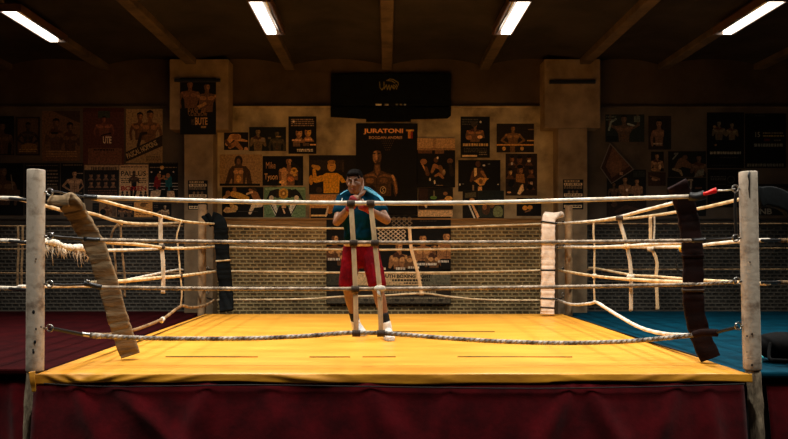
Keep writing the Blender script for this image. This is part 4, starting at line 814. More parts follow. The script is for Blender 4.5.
poster((356, 123.4, 417.6, 215), BK, ju, 'big black banner lettered JURATONI above a bare-chested boxer', name='banner', cat='banner', layer=2)
sg = empty('banner', P(390, 96, YW), 'wide plain black hanging above the lettered boxer banner', 'banner')
vs = []
f0 = [(330.6, 74.4), (451.2, 73.6), (451, 115.6), (447.5, 118.6), (411, 119.4), (411, 122), (366, 122), (366, 119.2), (330.6, 117)]
n = len(f0); vs = [P(a, b, YW - .03) for a, b in f0] + [P(a, b, YW - .002) for a, b in f0]
MB().add(vs, [list(range(n)), list(range(n, 2 * n))[::-1]] + [(i, n + i, n + (i + 1) % n, (i + 1) % n) for i in range(n)]).build('sheet', M['pad_black'], sg, P(390, 96, YW))
lg = MB()
def stroke(mb, pts, w_, Yk, c):
    for s in Ln(pts, w_, c):
        p = s[1]; a = sum(p[i][0] * p[(i + 1) % len(p)][1] - p[(i + 1) % len(p)][0] * p[i][1] for i in range(len(p)))
        if a > 0: p = p[::-1]
        mb.add([P(x, y, Yk) for x, y in p], [list(range(len(p)))], 0, False, lin(c))
OL = (128, 112, 58)
for k, q in enumerate(([(379.6, 82), (380, 87.6), (382, 90), (384, 87), (384, 82)], [(384, 89), (386.4, 84.6), (387.4, 89.6), (389, 85)], [(389, 85), (390, 90), (391.6, 85.4), (393, 88.4)], [(393.4, 85), (395.6, 86.6), (394, 89), (393.2, 86.6)], [(396, 84.6), (397.4, 86.4), (396.4, 89)], [(386.6, 80.6), (390, 79), (393.4, 79.6), (398, 82.4), (398.4, 85)], [(388, 80.6), (392, 81), (395, 83)])):
    stroke(lg, q, .9, YW - .0308 - k * .0002, OL)
for a, b, c in ((375.6, 381.6, (206, 196, 170)), (384.6, 388.6, (150, 142, 120)), (395.6, 398, (96, 92, 80)), (400, 402.4, (96, 92, 80)), (403.8, 406, (180, 172, 150))):
    lg.add([P(a, 105.6, YW - .031), P(b, 105.6, YW - .031), P(b, 103.8, YW - .031), P(a, 103.8, YW - .031)], [(0, 1, 2, 3)], 0, False, lin(c))
lg.build('logo', M['print'], sg, P(390, 96, YW), fix=False)
ev = [R(327, 216, 450, 228, (14, 14, 15)), lines(420, 220.4, 437, 222, 1, (60, 54, 46), .7)]
def cage(x0, x1, y0, y1, st, w_, col):
    out = []; hh = y1 - y0
    k = x0 - hh * 1.25
    while k < x1 + hh * 1.25:
        for sgn in (1, -1):
            t0, t1 = sorted((((x0 - k) / (sgn * 1.25)), ((x1 - k) / (sgn * 1.25)))); t0, t1 = max(0, t0), min(hh, t1)
            if t1 > t0: out += Ln([(k + sgn * 1.25 * t0, y0 + t0), (k + sgn * 1.25 * t1, y0 + t1)], w_, col)
        k += st
    return out
ev += cage(392, 412, 217, 228, 5.2, .9, (120, 106, 88))
ev += [R(327, 229.4, 450.4, 284, (15, 15, 15))]
ev += cage(378, 405.4, 229.8, 241.6, 5.0, 1.0, (206, 186, 158))
for x, y, hgt, c in ((335, 233, 34, SK3), (346, 240, 32, SK3), (399, 241, 34, SK), (413, 244, 30, (104, 72, 44)), (423, 233, 34, SK), (434, 243, 30, (104, 72, 44)), (446.5, 231, 34, SK)):
    ev += man(x, y, y + hgt, c, SK2, 'guard' if x in (399, 434) else 'cross', wide=.85)
    ev.append(R(x - 5.6, y + hgt * .82, x + 5.6, y + hgt + 4, (17, 16, 16)))
for tx, a, b, c, d in (('JUNIOR', 328, 258, 340, 260.4), ('GO', 381, 267.6, 386, 270), ('VICTOR', 396, 267.4, 405.4, 270), ('MIHAI', 408, 266.4, 420, 268.6), ('PETROSYAN', 417, 263, 436.6, 265.4), ('MUSTA', 438, 260.4, 448.6, 262.6)):
    ev += lines(a, b, c, d, 1, (216, 204, 184), .95)
ev += [R(327, 273, 450.4, 285.4, (206, 172, 124)), R(422, 274.6, 450.2, 285.2, (104, 98, 78)), T('SOUTH BOXING FIGHT', 379, 274.4, 431, 278, (16, 13, 11), .04), lines(392, 279.2, 430, 281.4, 1, (50, 40, 28), .95), lines(404, 282.4, 424, 284, 1, (70, 56, 40), .95), T('10', 381, 279.6, 385, 283, (40, 32, 24), .02), R(327, 273, 352, 285.4, (62, 58, 46)),
       R(327, 286, 450.4, 290, (16, 16, 16)), R(327, 290, 450.4, 296.6, (46, 38, 30)), lines(379, 291, 436, 293.2, 1, (150, 130, 100), .9), R(327, 296.6, 450.4, 303.4, (96, 84, 66)), [E(x, 299.8, 2.4, 2, (60, 52, 42)) for x in (366, 380, 397, 412, 430, 441)], lines(360, 297.6, 446, 299, 1, (150, 134, 104), .9)]
poster((326.4, 215.6, 450.8, 304), BK, ev, 'wide black event banner of standing fighters low on the brick wall', name='banner', cat='banner', layer=4)
poster((418, 209.8, 452.6, 216.6), (206, 170, 122), [R(418, 209.8, 452.6, 210.4, (170, 134, 92))], 'pale blank paper strip lying along the event banner top', name='paper_strip', cat='paper', layer=6)
# ---- middle bay, blue-mat half
poster((417.4, 138, 455, 150), (176, 138, 94), [R(433, 138.4, 436, 149, (150, 114, 76)), R(418, 148.4, 455, 149.6, (120, 88, 58))], 'blank tan paper sheet above the photo of three posing men', name='paper_strip', cat='paper', layer=3)
poster((417, 149.8, 455.2, 187.4), BK, [R(418, 150, 432, 153.4, SK3), R(435, 150, 444, 153.6, (110, 76, 48)), E(423.6, 161.6, 3.4, 2.8, SK), Ln([(422, 164), (426, 171)], [1.2, 2], SK2), Ln([(426, 168), (427.6, 174)], [3, 4], SK3), E(436, 160, 2.2, 2.6, SK3), Ln([(432, 172), (434.6, 165.6), (440, 168)], [2.6, 4, 3], SK), Ln([(440, 167), (443, 174)], [4, 4], (110, 76, 46)), E(450, 161, 3, 2.6, (110, 74, 48)), Ln([(450, 164), (452, 174)], [3, 5], (40, 32, 28)), E(437.6, 157.8, 1, 1.2, (230, 210, 180)), Ln([(435, 176), (439, 174), (443, 178)], [2, 3, 2], SK), E(444, 172, 1.4, 2.6, (150, 124, 96)), E(430, 179.4, .9, 1.6, (226, 206, 170)), E(434.6, 182, .9, 2, (226, 206, 170)), R(436, 185, 443, 185.6, (140, 120, 90))], 'black photo of three posing men under the blank tan sheet', layer=2)
poster((418.4, 187.8, 453, 209), (27, 24, 22), [R(419, 188, 428, 208, (50, 32, 26)), E(433.6, 197.6, 3.4, 1.8, (90, 130, 60)), E(448.6, 198.6, 4, 2.6, (214, 158, 76)), E(445.4, 193.6, 2.2, 1.8, SK), Ln([(437, 200.6), (445, 200)], [1, 2], SK), Ln([(434, 191), (434, 196)], [1, 1.4], (120, 110, 84)), E(426, 206, 1.2, 2, (230, 206, 170))], 'dark photo with a green patch under the three posing men', layer=2)
poster((460.6, 116.6, 489.8, 157.8), (15, 17, 18), [lines(462, 119, 478, 126, 3, (74, 72, 66), .5), man(475, 122, 142, (104, 74, 50), SK, 'guard', wide=1.4), E(480, 137, 2.6, 1.8, (232, 180, 126)), E(469, 137.6, 3, 2.4, SK), E(474, 124, 3, 3, (60, 52, 44)), E(480.6, 122, 1, 1.2, (200, 190, 170)), lines(463, 143.4, 488, 146.4, 1, (196, 158, 100), .9), lines(464, 148, 487, 153, 3, (80, 72, 60), .5), R(462, 155, 477, 156.8, (226, 190, 136)), lines(479, 152, 487, 156, 2, (130, 118, 98))], 'tall black fight poster with a gold word under crouching fighters')
poster((496.6, 123.6, 534, 152.4), (34, 28, 22), [man(513, 125, 146, (110, 78, 42), (150, 108, 56), 'hips', wide=1.2, hair=(30, 22, 16)), R(496.8, 144.2, 533.6, 145.6, (206, 150, 74)), R(527, 140, 534, 141.2, (190, 140, 76)), R(528, 129, 534, 130, (120, 90, 56)), [E(x, 148.6, 1.8, 2, (196, 150, 76)) for x in (504, 522)], R(510, 146, 515, 152, (110, 76, 40))], 'photo of a man leaning over a yellow rope, highest by the pillar')
poster((458.2, 160, 500.4, 191.6), (15, 15, 15), [E(478, 164, 2.6, 3.2, (84, 56, 38)), G_([(473, 170), (476, 167.6), (482, 168), (484.6, 172), (483.6, 182), (473, 181), (471, 178)], (74, 50, 34)), Ln([(473.4, 172), (471, 181)], [3, 2.4], SK3), G_([(474, 168), (476.6, 168), (477, 175), (474.4, 177)], (226, 190, 130)), Ln([(482, 172), (486, 178)], [3, 2], SK), G_([(474, 181), (480, 177.4), (484, 178), (489, 178.4), (486, 181), (484, 185), (480, 186), (477, 183)], (216, 158, 80)), E(480.8, 181.6, 2, 2.6, (130, 88, 40)), R(478, 186.6, 482, 191, (222, 164, 96)), R(472.4, 185, 474, 190.4, (150, 124, 96)), E(484, 165.4, 1.4, .9, (206, 200, 190)), E(489, 164, 1.2, .7, (110, 106, 100)), E(459.8, 184.6, .8, 1.2, (220, 210, 196)), E(463, 184, 1, .6, (130, 124, 116)), E(498, 184.4, .8, .6, (190, 180, 160))], 'black photo of a boxer clasping a gold title belt at his waist')
co_ = []
for x, y, r_, a, b in ((512, 159, 2.8, SK3, SK), (519.6, 160, 3.4, SK3, (110, 76, 44)), (529, 159, 2.8, SK3, SK), (510, 172, 3, SK3, (220, 176, 110)), (520, 170, 4, (84, 56, 36), SK), (531, 171, 3, SK3, SK), (512, 184, 3, DK, SK3), (530.6, 183, 3, SK3, (220, 190, 150))): co_.append(face(x, y, r_, a, b))
co_ += [E(512, 163.6, 1.2, 1.4, (210, 200, 180)), E(529, 161, 1.6, 1.2, (226, 206, 160)), G_([(516, 174), (524, 174), (525, 183), (516, 182)], (150, 104, 54)), G_([(517, 194), (521, 185), (523, 184), (524, 190), (520, 194.6)], (232, 194, 140)), E(511, 184, 3, 3, BK), E(530, 187, 3, 3, BK), E(509, 192.4, 2, .9, (230, 170, 110))]
poster((505.6, 153.6, 537.2, 195.6), (40, 30, 24), co_, 'crowded collage of many faces beside the pillar')
poster((462.6, 190.6, 504, 219.2), (40, 46, 40), [R(463, 191, 478, 218.8, (20, 19, 18)), G_([(465, 193), (476, 192), (476, 197), (465, 198)], (84, 78, 56)), E(472, 200, 2.6, 2, SK2), Ln([(469, 205), (474.6, 218)], [1.4, 1.6], (226, 220, 206)), Ln([(472, 204), (478.6, 218)], [2, 3], (220, 170, 120)), R(478.6, 191, 504, 201, (26, 34, 32)), E(486, 209, 4, 6, (74, 52, 36)), E(484.6, 207, 2, 3, SK), E(492, 204, 3, 4, (110, 80, 46)), E(498, 212, 5, 6.4, (118, 126, 84)), R(478.6, 217, 504, 219, (30, 28, 24))], 'photo in two halves, a white sash beside pale green clothing', layer=1)
poster((516.6, 198, 541.4, 216), (16, 15, 15), [E(525, 208, 2.6, 2.4, (220, 150, 60)), E(530, 207.4, 2.6, 2.2, (206, 140, 56)), Ln([(525, 212), (530, 210.4)], [1, 1.6], SK), R(520, 199.6, 532, 201, (84, 44, 30))], 'small black photo of two yellow fists beside the white pad')
# ---- bay beside the blue mat
poster((605.4, 114.4, 644.4, 142), (30, 38, 36), [man(624, 114.6, 142, (78, 62, 52), (104, 80, 64), 'up', wide=1.1), Ln([(609, 130), (611, 122), (616, 119)], 2, (120, 130, 116)), Ln([(628, 124), (634, 125.6)], [2, 1.6], (140, 150, 136)), R(606, 136, 618, 141.6, (16, 22, 24)), lines(606, 116, 616, 122, 2, (84, 92, 84)), R(634, 116, 640, 122, (84, 92, 80))], 'greenish photo of a man with raised arms, high beside the pillar')
poster((648.4, 115.8, 671.2, 149.6), (36, 30, 27), [man(659, 119, 146, (110, 80, 62), (130, 94, 70), 'down', wide=.8), R(653, 143, 662, 144.4, (160, 136, 110)), R(664, 130, 671, 149, (26, 27, 27))], 'upright photo of a standing bare-chested man on the blue-mat side')
poster((0, 0, 0, 0), (56, 36, 28), [G_([(605.6, 166), (612.6, 147), (630.6, 165.6), (612, 178)], (92, 62, 46)), E(616, 166, 6, 7, (110, 76, 52)), E(615.6, 159, 3.4, 4, (96, 64, 44)), R(619.6, 172, 623, 175, (150, 112, 80))], 'tilted brown picture hanging askew over another photo', corners=[(600.2, 168), (611.4, 184), (634, 169.4), (610, 143)], layer=3, frame=((110, 100, 90), .012), name='picture', cat='picture')
poster((606.8, 169.6, 646, 198), (25, 24, 22), [man(625, 176, 198, (120, 90, 64), (150, 112, 80), 'cross', wide=.9), man(637, 178, 198, (128, 96, 68), (150, 112, 80), 'cross', wide=.9), E(610, 190.6, 1.4, 1.6, (214, 190, 160)), E(627, 190, 1.2, 1.4, (230, 210, 180)), R(633, 171, 645, 177, (40, 44, 38)), man(614, 182, 198, (84, 64, 48), (110, 84, 60), 'down')], 'dark photo of seated men under the tilted picture')
poster((606.6, 199, 646.4, 216.6), (38, 28, 23), [E(614, 204, 3, 3, (70, 50, 38)), Ln([(616, 212), (626, 207), (640, 210)], [3, 4, 2], (64, 44, 34)), R(607, 200, 612, 204, (20, 18, 18))], 'dark brown photo behind the ropes under the seated men')
poster((651, 151.6, 663.8, 171.4), (24, 22, 20), [man(657, 153, 172, (120, 88, 60), (160, 120, 84), 'guard'), E(654, 169.6, 3, 1.6, (150, 110, 70)), E(660, 167, 1.4, 2.4, (200, 160, 110))], 'tiny upright photo of a boxer above a tiny wide one')
poster((648.2, 172.2, 665.8, 186), (56, 38, 28), [E(655, 179, 3.6, 2, (150, 108, 74)), Ln([(650, 176), (656, 178), (661, 180)], [1, 2, 2], (110, 78, 54)), R(660, 173, 665, 185, (44, 30, 24))], 'tiny wide brown photo beside the maroon pad top')
poster((668.2, 151.2, 706, 177), (24, 25, 24), [Ln([(673, 159), (678, 153)], [1.4, 1], (110, 108, 96)), E(676, 154, 2, 1.4, (96, 96, 86)), E(685, 157.4, 2.6, 2.4, (84, 62, 48)), Ln([(676, 168), (682, 162), (692, 167)], [4, 9, 4], (96, 70, 52)), Ln([(673, 169), (680, 171), (682, 175)], [2, 3, 2], (130, 112, 84)), man(699, 154, 178, (84, 62, 50), (104, 78, 60), 'guard'), G_([(694, 177), (698, 170), (704, 169), (704, 175)], (110, 108, 92))], 'dark photo of two boxers crouched in a clinch')
poster((667.4, 177.6, 706, 216), (20, 21, 20), [R(688, 179, 693, 181, (150, 140, 120)), Ln([(691, 181), (691, 188)], [2, 2], (130, 116, 96)), E(681, 184, 5, 3, (60, 44, 36)), R(695, 187, 702, 189, (84, 56, 44))], 'dark photo behind the red grip and the maroon pad')
poster((706.8, 112.4, 744, 168.2), BK, [man(719, 120, 140, (84, 76, 62), (110, 98, 78), 'guard'), man(732, 122, 140, (96, 84, 64), (120, 106, 80), 'guard'), E(714.6, 126.6, 1.6, 1.2, (130, 100, 66)), E(715.6, 145, 1.2, 1, (140, 96, 56)), lines(710, 151.6, 741, 154.4, 1, (150, 142, 120), .9), lines(720, 157, 738, 159, 1, (60, 54, 46)), lines(712, 165, 736, 166, 1, (60, 56, 48))], 'tall black poster of two sparring figures over a row of pale capitals')
poster((745, 113.4, 786, 168), BK, [lines(755, 115.4, 766, 116.8, 1, (50, 52, 56)), T('15', 755.4, 132, 760, 137, (140, 132, 108), .01), lines(763, 132.4, 783, 133.8, 1, (120, 112, 92), .9), lines(763, 135.2, 784, 136.8, 1, (140, 122, 72), .9), R(764, 138.6, 770, 141, (84, 28, 22)), lines(774, 139.6, 782, 141, 1, (110, 104, 90), .9), lines(754, 143.6, 783, 146.8, 1, (120, 116, 100), .95), lines(747, 163.6, 784, 166.6, 1, (110, 106, 92), .95)], 'tall black poster of plain text lines above the split post')
poster((707.6, 169.2, 741, 207.4), (17, 17, 17), [lines(710.6, 176.2, 726, 181, 3, (84, 82, 74), .5), [E(731 + 3.4 * math.cos(a * math.pi / 8), 179.6 + 3.4 * math.sin(a * math.pi / 8), .35, .35, (96, 94, 84), 8) for a in range(16)], lines(711, 184, 726, 185, 1, (70, 64, 54)), lines(727, 185.4, 734, 186.4, 1, (84, 80, 70)), E(714, 190, 1, 1, (120, 84, 64)), R(711, 201, 736, 203.4, (60, 34, 28)), lines(712, 194, 736, 199, 2, (40, 38, 36))], 'black notice with thin lines and a dotted ring, behind the red grip')
poster((757, 184, 797, 215.4), (26, 25, 25), [T('NB', 759.6, 208.6, 772, 214.2, (140, 134, 120), .03), E(783, 190, 3, 3, (74, 62, 50)), Ln([(776, 187), (788, 190)], [2, 3], (60, 52, 44))], 'dark poster with two white letters behind the split post')
# ================================================================== BOXER
O = Vector((P(362, 0, 7.4).x, 7.45, 1.0))
man_ = empty('person', O, 'person in teal shirt and red shorts standing in the ring, fists at chin', 'person')
def taper(mb, pts, rs, n=14, seg=.02):
    """tube through pts; rs = radius or (r_side, r_front) per point; rounded ends"""
    pts = [Vector(p) for p in pts]; sp = []; sr = []
    rs = [r if isinstance(r, tuple) else (r, r) for r in rs]
    for i in range(len(pts) - 1):
        p0 = pts[max(i - 1, 0)]; p1 = pts[i]; p2 = pts[i + 1]; p3 = pts[min(i + 2, len(pts) - 1)]
        k_ = max(2, int((p2 - p1).length / seg))
        for k in range(k_):
            t = k / k_; s = t * t * (3 - 2 * t)
            sp.append(.5 * ((2 * p1) + (p2 - p0) * t + (2 * p0 - 5 * p1 + 4 * p2 - p3) * t * t + (3 * p1 - p0 - 3 * p2 + p3) * t ** 3))
            sr.append(tuple(a * (1 - s) + b * s for a, b in zip(rs[i], rs[i + 1])))
    sp.append(pts[-1]); sr.append(rs[-1])
    d0 = (sp[0] - sp[1]).normalized(); d1 = (sp[-1] - sp[-2]).normalized(); m0 = min(sr[0]); m1 = min(sr[-1])
    sp = [sp[0] + d0 * m0 * .5, sp[0] + d0 * m0 * .3] + sp + [sp[-1] + d1 * m1 * .3, sp[-1] + d1 * m1 * .5]
    sr = [tuple(a * .35 for a in sr[0]), tuple(a * .8 for a in sr[0])] + sr + [tuple(a * .8 for a in sr[-1]), tuple(a * .35 for a in sr[-1])]
    mb.tube(sp, sr, n, side=(1, 0, .01))
    return mb
# joints
hipc, waist, chest = P(360.5, 248, 7.46), P(360, 231, 7.46), P(358.6, 213, 7.44)
shl, shr = P(342.5, 202.8, 7.42), P(375.3, 202.3, 7.42)
elL, elR = P(336.5, 223, 7.22), P(387.5, 221, 7.22)
wrL, wrR = P(351.5, 205.5, 7.05), P(367.5, 208.6, 7.06)
nk0, nk1 = P(357, 199, 7.43), P(355.5, 190.5, 7.39)
hL, hR = P(352, 250, 7.48), P(369.5, 250, 7.46)
kL, kR = P(347.8, 287, 7.46), P(377, 287, 7.28)
aL, aR = P(356.4, 326, 7.72), P(387.4, 329, 7.32)
fL0, fL1 = Vector((P(357, 330, 7.76).x, 7.78, 1.035)), Vector((P(363, 330, 7.56).x, 7.54, 1.03))
fR0, fR1 = Vector((P(387, 330, 7.36).x, 7.37, 1.035)), Vector((P(391, 330, 7.1).x, 7.10, 1.03))
body = MB()
taper(body, [hipc + Vector((0, 0, -.03)), hipc + Vector((0, 0, .05)), waist, chest, P(358.2, 204, 7.43), P(357.6, 199, 7.43)], [(.15, .105), (.155, .108), (.138, .098), (.172, .118), (.165, .10), (.09, .07)], 18)
taper(body, [nk0 + Vector((0, 0, -.03)), nk0, nk1, nk1 + Vector((0, 0, .05))], [.07, .06, .054, .054])
for S0, E0, W0 in ((shl, elL, wrL), (shr, elR, wrR)):
    m_ = chest + (S0 - chest) * .5 + Vector((0, 0, .045))
    taper(body, [m_, S0, S0 + (E0 - S0) * .4, E0], [.064, .060, .049, .039])
    taper(body, [E0, E0 + (W0 - E0) * .3, W0], [.039, .043, .028])
for H0, K0, A0, a, b in ((hL, kL, aL, fL0, fL1), (hR, kR, aR, fR0, fR1)):
    taper(body, [H0, H0 + (K0 - H0) * .45, K0 + Vector((0, 0, .03)), K0], [.088, .08, .058, .055])
    cf = K0 + (A0 - K0) * .3 + Vector((0, .012, 0))
    taper(body, [K0, cf, K0 + (A0 - K0) * .7, A0], [.054, .058, .042, .036])
    taper(body, [A0, (A0 + a) / 2, a + (b - a) * .3 + Vector((0, 0, .01)), a + (b - a) * .8], [.036, .04, .038, .03])
# head (built upright looking along -Y, then turned and lowered)
HC = P(354.8, 181.8, 7.34); HR = Euler((math.radians(12), math.radians(-4), math.radians(-10))).to_matrix()
def hp(x, y, z): return HC + HR @ Vector((x, y, z))
hd = MB()
hd.ellipsoid(hp(0, .018, .03), (.076, .096, .092), HR, 20, 14)
hd.ellipsoid(hp(0, -.012, -.03), (.064, .076, .088), HR, 18, 12)
hd.ellipsoid(hp(0, -.052, -.088), (.034, .03, .026), HR)                     # chin
for q in (-1, 1):
    hd.ellipsoid(hp(q * .042, -.052, -.022), (.026, .024, .022), HR)             # cheekbone
    hd.ellipsoid(hp(q * .077, .012, .0), (.012, .022, .034), HR)                # ear
    hd.ellipsoid(hp(q * .033, -.070, .028), (.030, .014, .010), HR)            # brow
    taper(hd, [hp(q * .058, .0, -.06), hp(q * .03, -.05, -.092)], [.022, .02], 10)
taper(hd, [hp(0, -.080, .018), hp(0, -.098, -.012), hp(0, -.106, -.024)], [.010, .013, .016], 10)
hd.ellipsoid(hp(.013, -.092, -.028), (.010, .011, .009), HR); hd.ellipsoid(hp(-.013, -.092, -.028), (.010, .011, .009), HR)
hd.ellipsoid(hp(0, -.080, -.056), (.026, .012, .007), HR); hd.ellipsoid(hp(0, -.078, -.067), (.022, .012, .007), HR)
body.v_n = 0
def merge(a, b):
    n = len(a.v); a.v += b.v; a.f += [[i + n for i in f] for f in b.f]; a.mi += b.mi; a.sm += b.sm; a.col += b.col
merge(body, hd)
# hands: palm, four bent fingers, thumb
def hand(W, d, nrm, side, straight=None, curl=1.):
    """W wrist, d direction of the hand, nrm palm normal, side: towards the thumb"""
    d = d.normalized(); nrm = (nrm - d * nrm.dot(d)).normalized(); s = d.cross(nrm).normalized() * side
    taper(body, [W - d * .01, W + d * .03, W + d * .082], [.026, .03, .034], 12)
    for q in (-1, 1): taper(body, [W + d * .02 + s * q * .012, W + d * .088 + s * q * .026], [.015, .0135], 8)
    for i, ln in enumerate((.95, 1.05, 1., .8)):
        k0 = W + d * (.088 - abs(i - 1.2) * .004) + s * (.031 - i * .0205)
        if straight == i:
            taper(body, [W + d * .05 + s * (.026 - i * .018), k0, k0 + d * .042 + nrm * .004, k0 + d * .066 + nrm * .010, k0 + d * .088 + nrm * .018], [.0095, .0095, .0088, .0082, .0068], 8)
        else:
            p1 = k0 + (d * .45 + nrm * .9).normalized() * .040 * ln; p2 = p1 + (-d * .75 + nrm * .35).normalized() * .027 * ln; p3 = p2 + (-d * .5 - nrm * .9).normalized() * .019 * ln
            taper(body, [W + d * .05 + s * (.026 - i * .018), k0, p1, p2, p3], [.0095, .0098, .0092, .0085, .0072], 8, .008)
    t0 = W + d * .022 + s * .028; t1 = t0 + (d * .7 + s * .6 + nrm * .5).normalized() * .042; t2 = t1 + (d * .6 - s * .35 + nrm * .75).normalized() * .032; t3 = t2 + (d * .2 - s * .9 + nrm * .2).normalized() * .022
    taper(body, [t0 - d * .01 - s * .008, t0, t1, t2, t3], [.014, .0145, .0115, .010, .008], 8, .008)
dL = (P(357.5, 192.5, 7.0) - wrL).normalized(); dR = (P(360.5, 203.5, 6.99) - wrR).normalized()
hand(wrL, dL, Vector((.5, .8, -.2)), -1)
hand(wrR, dR, Vector((-.2, .9, .5)), 1)
# upright index finger of the upper fist, seen beside the nose
ix = wrL + dL * .084 + Vector((.026, -.004, -.006))
taper(body, [ix, P(362.6, 190, 7.03), P(363.3, 185.5, 7.05), P(363.2, 181.5, 7.08)], [.0115, .0105, .0095, .0075], 8, .008)
taper(body, [P(360, 196, 7.02), P(363.5, 193.5, 7.02), P(365.5, 190.6, 7.03)], [.014, .013, .009], 8, .008)
remesh(body, 'body', M['skin'], man_, O, .0058, 5, .5)
# face details
for q in (-1, 1):
    e = MB().ellipsoid(hp(q * .031, -.0765, .008), (.0105, .008, .0048), HR, 12, 8).build('eye', M['eye'], man_, O)
    MB().ellipsoid(hp(q * .031, -.0838, .007), (.0056, .0022, .0046), HR, 10, 6).build('iris', M['iris'], e, O)
    taper(MB(), [hp(q * .012, -.0855, .030), hp(q * .034, -.0825, .036), hp(q * .056, -.066, .030)], [.0042, .0052, .003], 8, .01).build('eyebrow', M['hair'], man_, O)
MB().ellipsoid(hp(0, -.0905, -.0575), (.023, .005, .0042), HR).ellipsoid(hp(0, -.0885, -.066), (.02, .0055, .005), HR).build('lip', M['lip'], man_, O)
hr = MB()
hr.ellipsoid(hp(0, .028, .042), (.080, .096, .082), HR, 22, 14)
hr.ellipsoid(hp(0, -.03, .084), (.060, .054, .026), HR, 16, 10)
hr.ellipsoid(hp(.02, -.056, .082), (.044, .022, .018), HR); hr.ellipsoid(hp(-.026, -.052, .082), (.04, .022, .018), HR)
for q in (-1, 1): hr.ellipsoid(hp(q * .070, .022, .036), (.012, .03, .034), HR)
rh = random.Random(2)
for k in range(40):
    a, b = rh.uniform(-.06, .06), rh.uniform(-.07, .08); z = .036 + .082 * math.sqrt(max(.05, 1 - (a / .085) ** 2 - ((b - .02) / .11) ** 2))
    taper(hr, [hp(a, b + .02, z - .015), hp(a + rh.uniform(-.01, .01), b + .005, z + .008)], [.011, .005], 6, .02)
remesh(hr, 'hair', M['hair'], man_, O, .007, 3, .4)
# shirt
sh = MB()
hem = P(360.4, 238.4, 7.46)
taper(sh, [hem + Vector((0, 0, .0)), hem + Vector((0, 0, .06)), waist + Vector((0, 0, .02)), chest, P(358.2, 204.5, 7.43), P(357.6, 199.4, 7.43), P(357, 195.5, 7.42)], [(.168, .128), (.166, .126), (.158, .118), (.190, .136), (.188, .118), (.108, .086), (.07, .07)], 20)
for tp in ([P(360, 190.5, 7.43), P(366, 192.5, 7.43), P(373, 198, 7.42)], [P(351, 193.5, 7.43), P(346.5, 195.5, 7.43), P(341, 200, 7.42)]):
    taper(sh, tp, [.046, .056, .062], 14)
for S0, E0 in ((shl, elL), (shr, elR)):
    m_ = chest + (S0 - chest) * .5 + Vector((0, 0, .045)); d = E0 - S0
    taper(sh, [m_, S0 + Vector((0, 0, .004)), S0 + d * .3, S0 + d * .52], [.078, .078, .072, .075], 16)
for k in range(14):                                     # loose folds
    a = rh.uniform(-.13, .13); z0 = rh.uniform(1.98, 2.25)
    taper(sh, [Vector((hem.x + a, 7.46 - .118 * math.sqrt(max(.1, 1 - (a / .19) ** 2)), z0)), Vector((hem.x + a * .7 + rh.uniform(-.03, .03), 7.46 - .125 * math.sqrt(max(.1, 1 - (a / .19) ** 2)), z0 + rh.uniform(.06, .12)))], [.012, .012], 8)
shirt = remesh(sh, 'shirt', M['shirt'], man_, O, .009, 6, .5)
co_k = MB(); cpts = []
for k in range(25):
    a = -math.pi * .5 + 2 * math.pi * k / 24; cpts.append(P(356.6, 194.6, 7.41) + Vector((.072 * math.cos(a), .068 * math.sin(a), .018 + .022 * math.sin(a))))
co_k.ribbon(cpts[1:-1], .034, .010, (0, 0, 1)).build('collar', M['shirt'], shirt, O)
def on_shoulder(S0, E0, off, t):                        # point on the top of shoulder and sleeve, t 0 neck .. 1 sleeve end
    n0 = P(357.2, 195.4, 7.42) + Vector(((S0.x - chest.x) * .36, 0, .008)); d = E0 - S0
    sg = 1 if S0.x > chest.x else -1
    key = [((P(363, 187, 7.42) if sg > 0 else P(347.5, 189.5, 7.42)), .0), ((P(370, 191.5, 7.41) if sg > 0 else P(342.5, 192.5, 7.41)), .35), (S0 + Vector((sg * .034, -.012, .066)), .6), (S0 + d * .25 + Vector((sg * .078, -.02, .018)), .82), (S0 + d * .5 + Vector((sg * .080, -.02, .006)), 1.)]
    for (a, ta), (b, tb) in zip(key, key[1:]):
        if t <= tb:
            return a.lerp(b, (t - ta) / (tb - ta)) + Vector((0, off, 0))
    return key[-1][0] + Vector((0, off, 0))
from mathutils.bvhtree import BVHTree
bpy.context.view_layer.update()
_me = shirt.data; _off = Vector(shirt.matrix_world.translation)
bvh = BVHTree.FromPolygons([tuple(v.co + O) for v in _me.vertices], [list(p.vertices) for p in _me.polygons])
def snap(p, lift=.003):
    l, n_, i, d_ = bvh.find_nearest(p); return l + n_ * lift, n_
def surf_ribbon(pts, w_, name, m):
    L_ = [snap(p) for p in smooth_path(pts, .02)]; mb = MB(); vs = []; n = len(L_)
    for i, (p, nn) in enumerate(L_):
        T_ = (L_[min(i + 1, n - 1)][0] - L_[max(i - 1, 0)][0]).normalized(); sd = T_.cross(nn).normalized() * w_ / 2
        vs += [p - sd - nn * .004, p - sd + nn * .001, p + sd + nn * .001, p + sd - nn * .004]
    mb.add(vs, [(i * 4 + a, i * 4 + (a + 1) % 4, i * 4 + 4 + (a + 1) % 4, i * 4 + 4 + a) for i in range(n - 1) for a in range(4)], 0, True).build(name, m, shirt, O)
for S0, E0 in ((shl, elL), (shr, elR)):
    for off in ((-.05, -.02, .01) if S0.x > chest.x else (-.03,)):
        surf_ribbon([on_shoulder(S0, E0, off, t / 10) for t in range(9 if S0.x > chest.x else 6)], .016 if S0.x > chest.x else .010, 'shoulder_stripe', M['stripe'])
for x in (342.3, 366): surf_ribbon([P(x, y, 7.28) for y in (192.5, 195, 198, 202)], .008, 'piping', M['piping'])
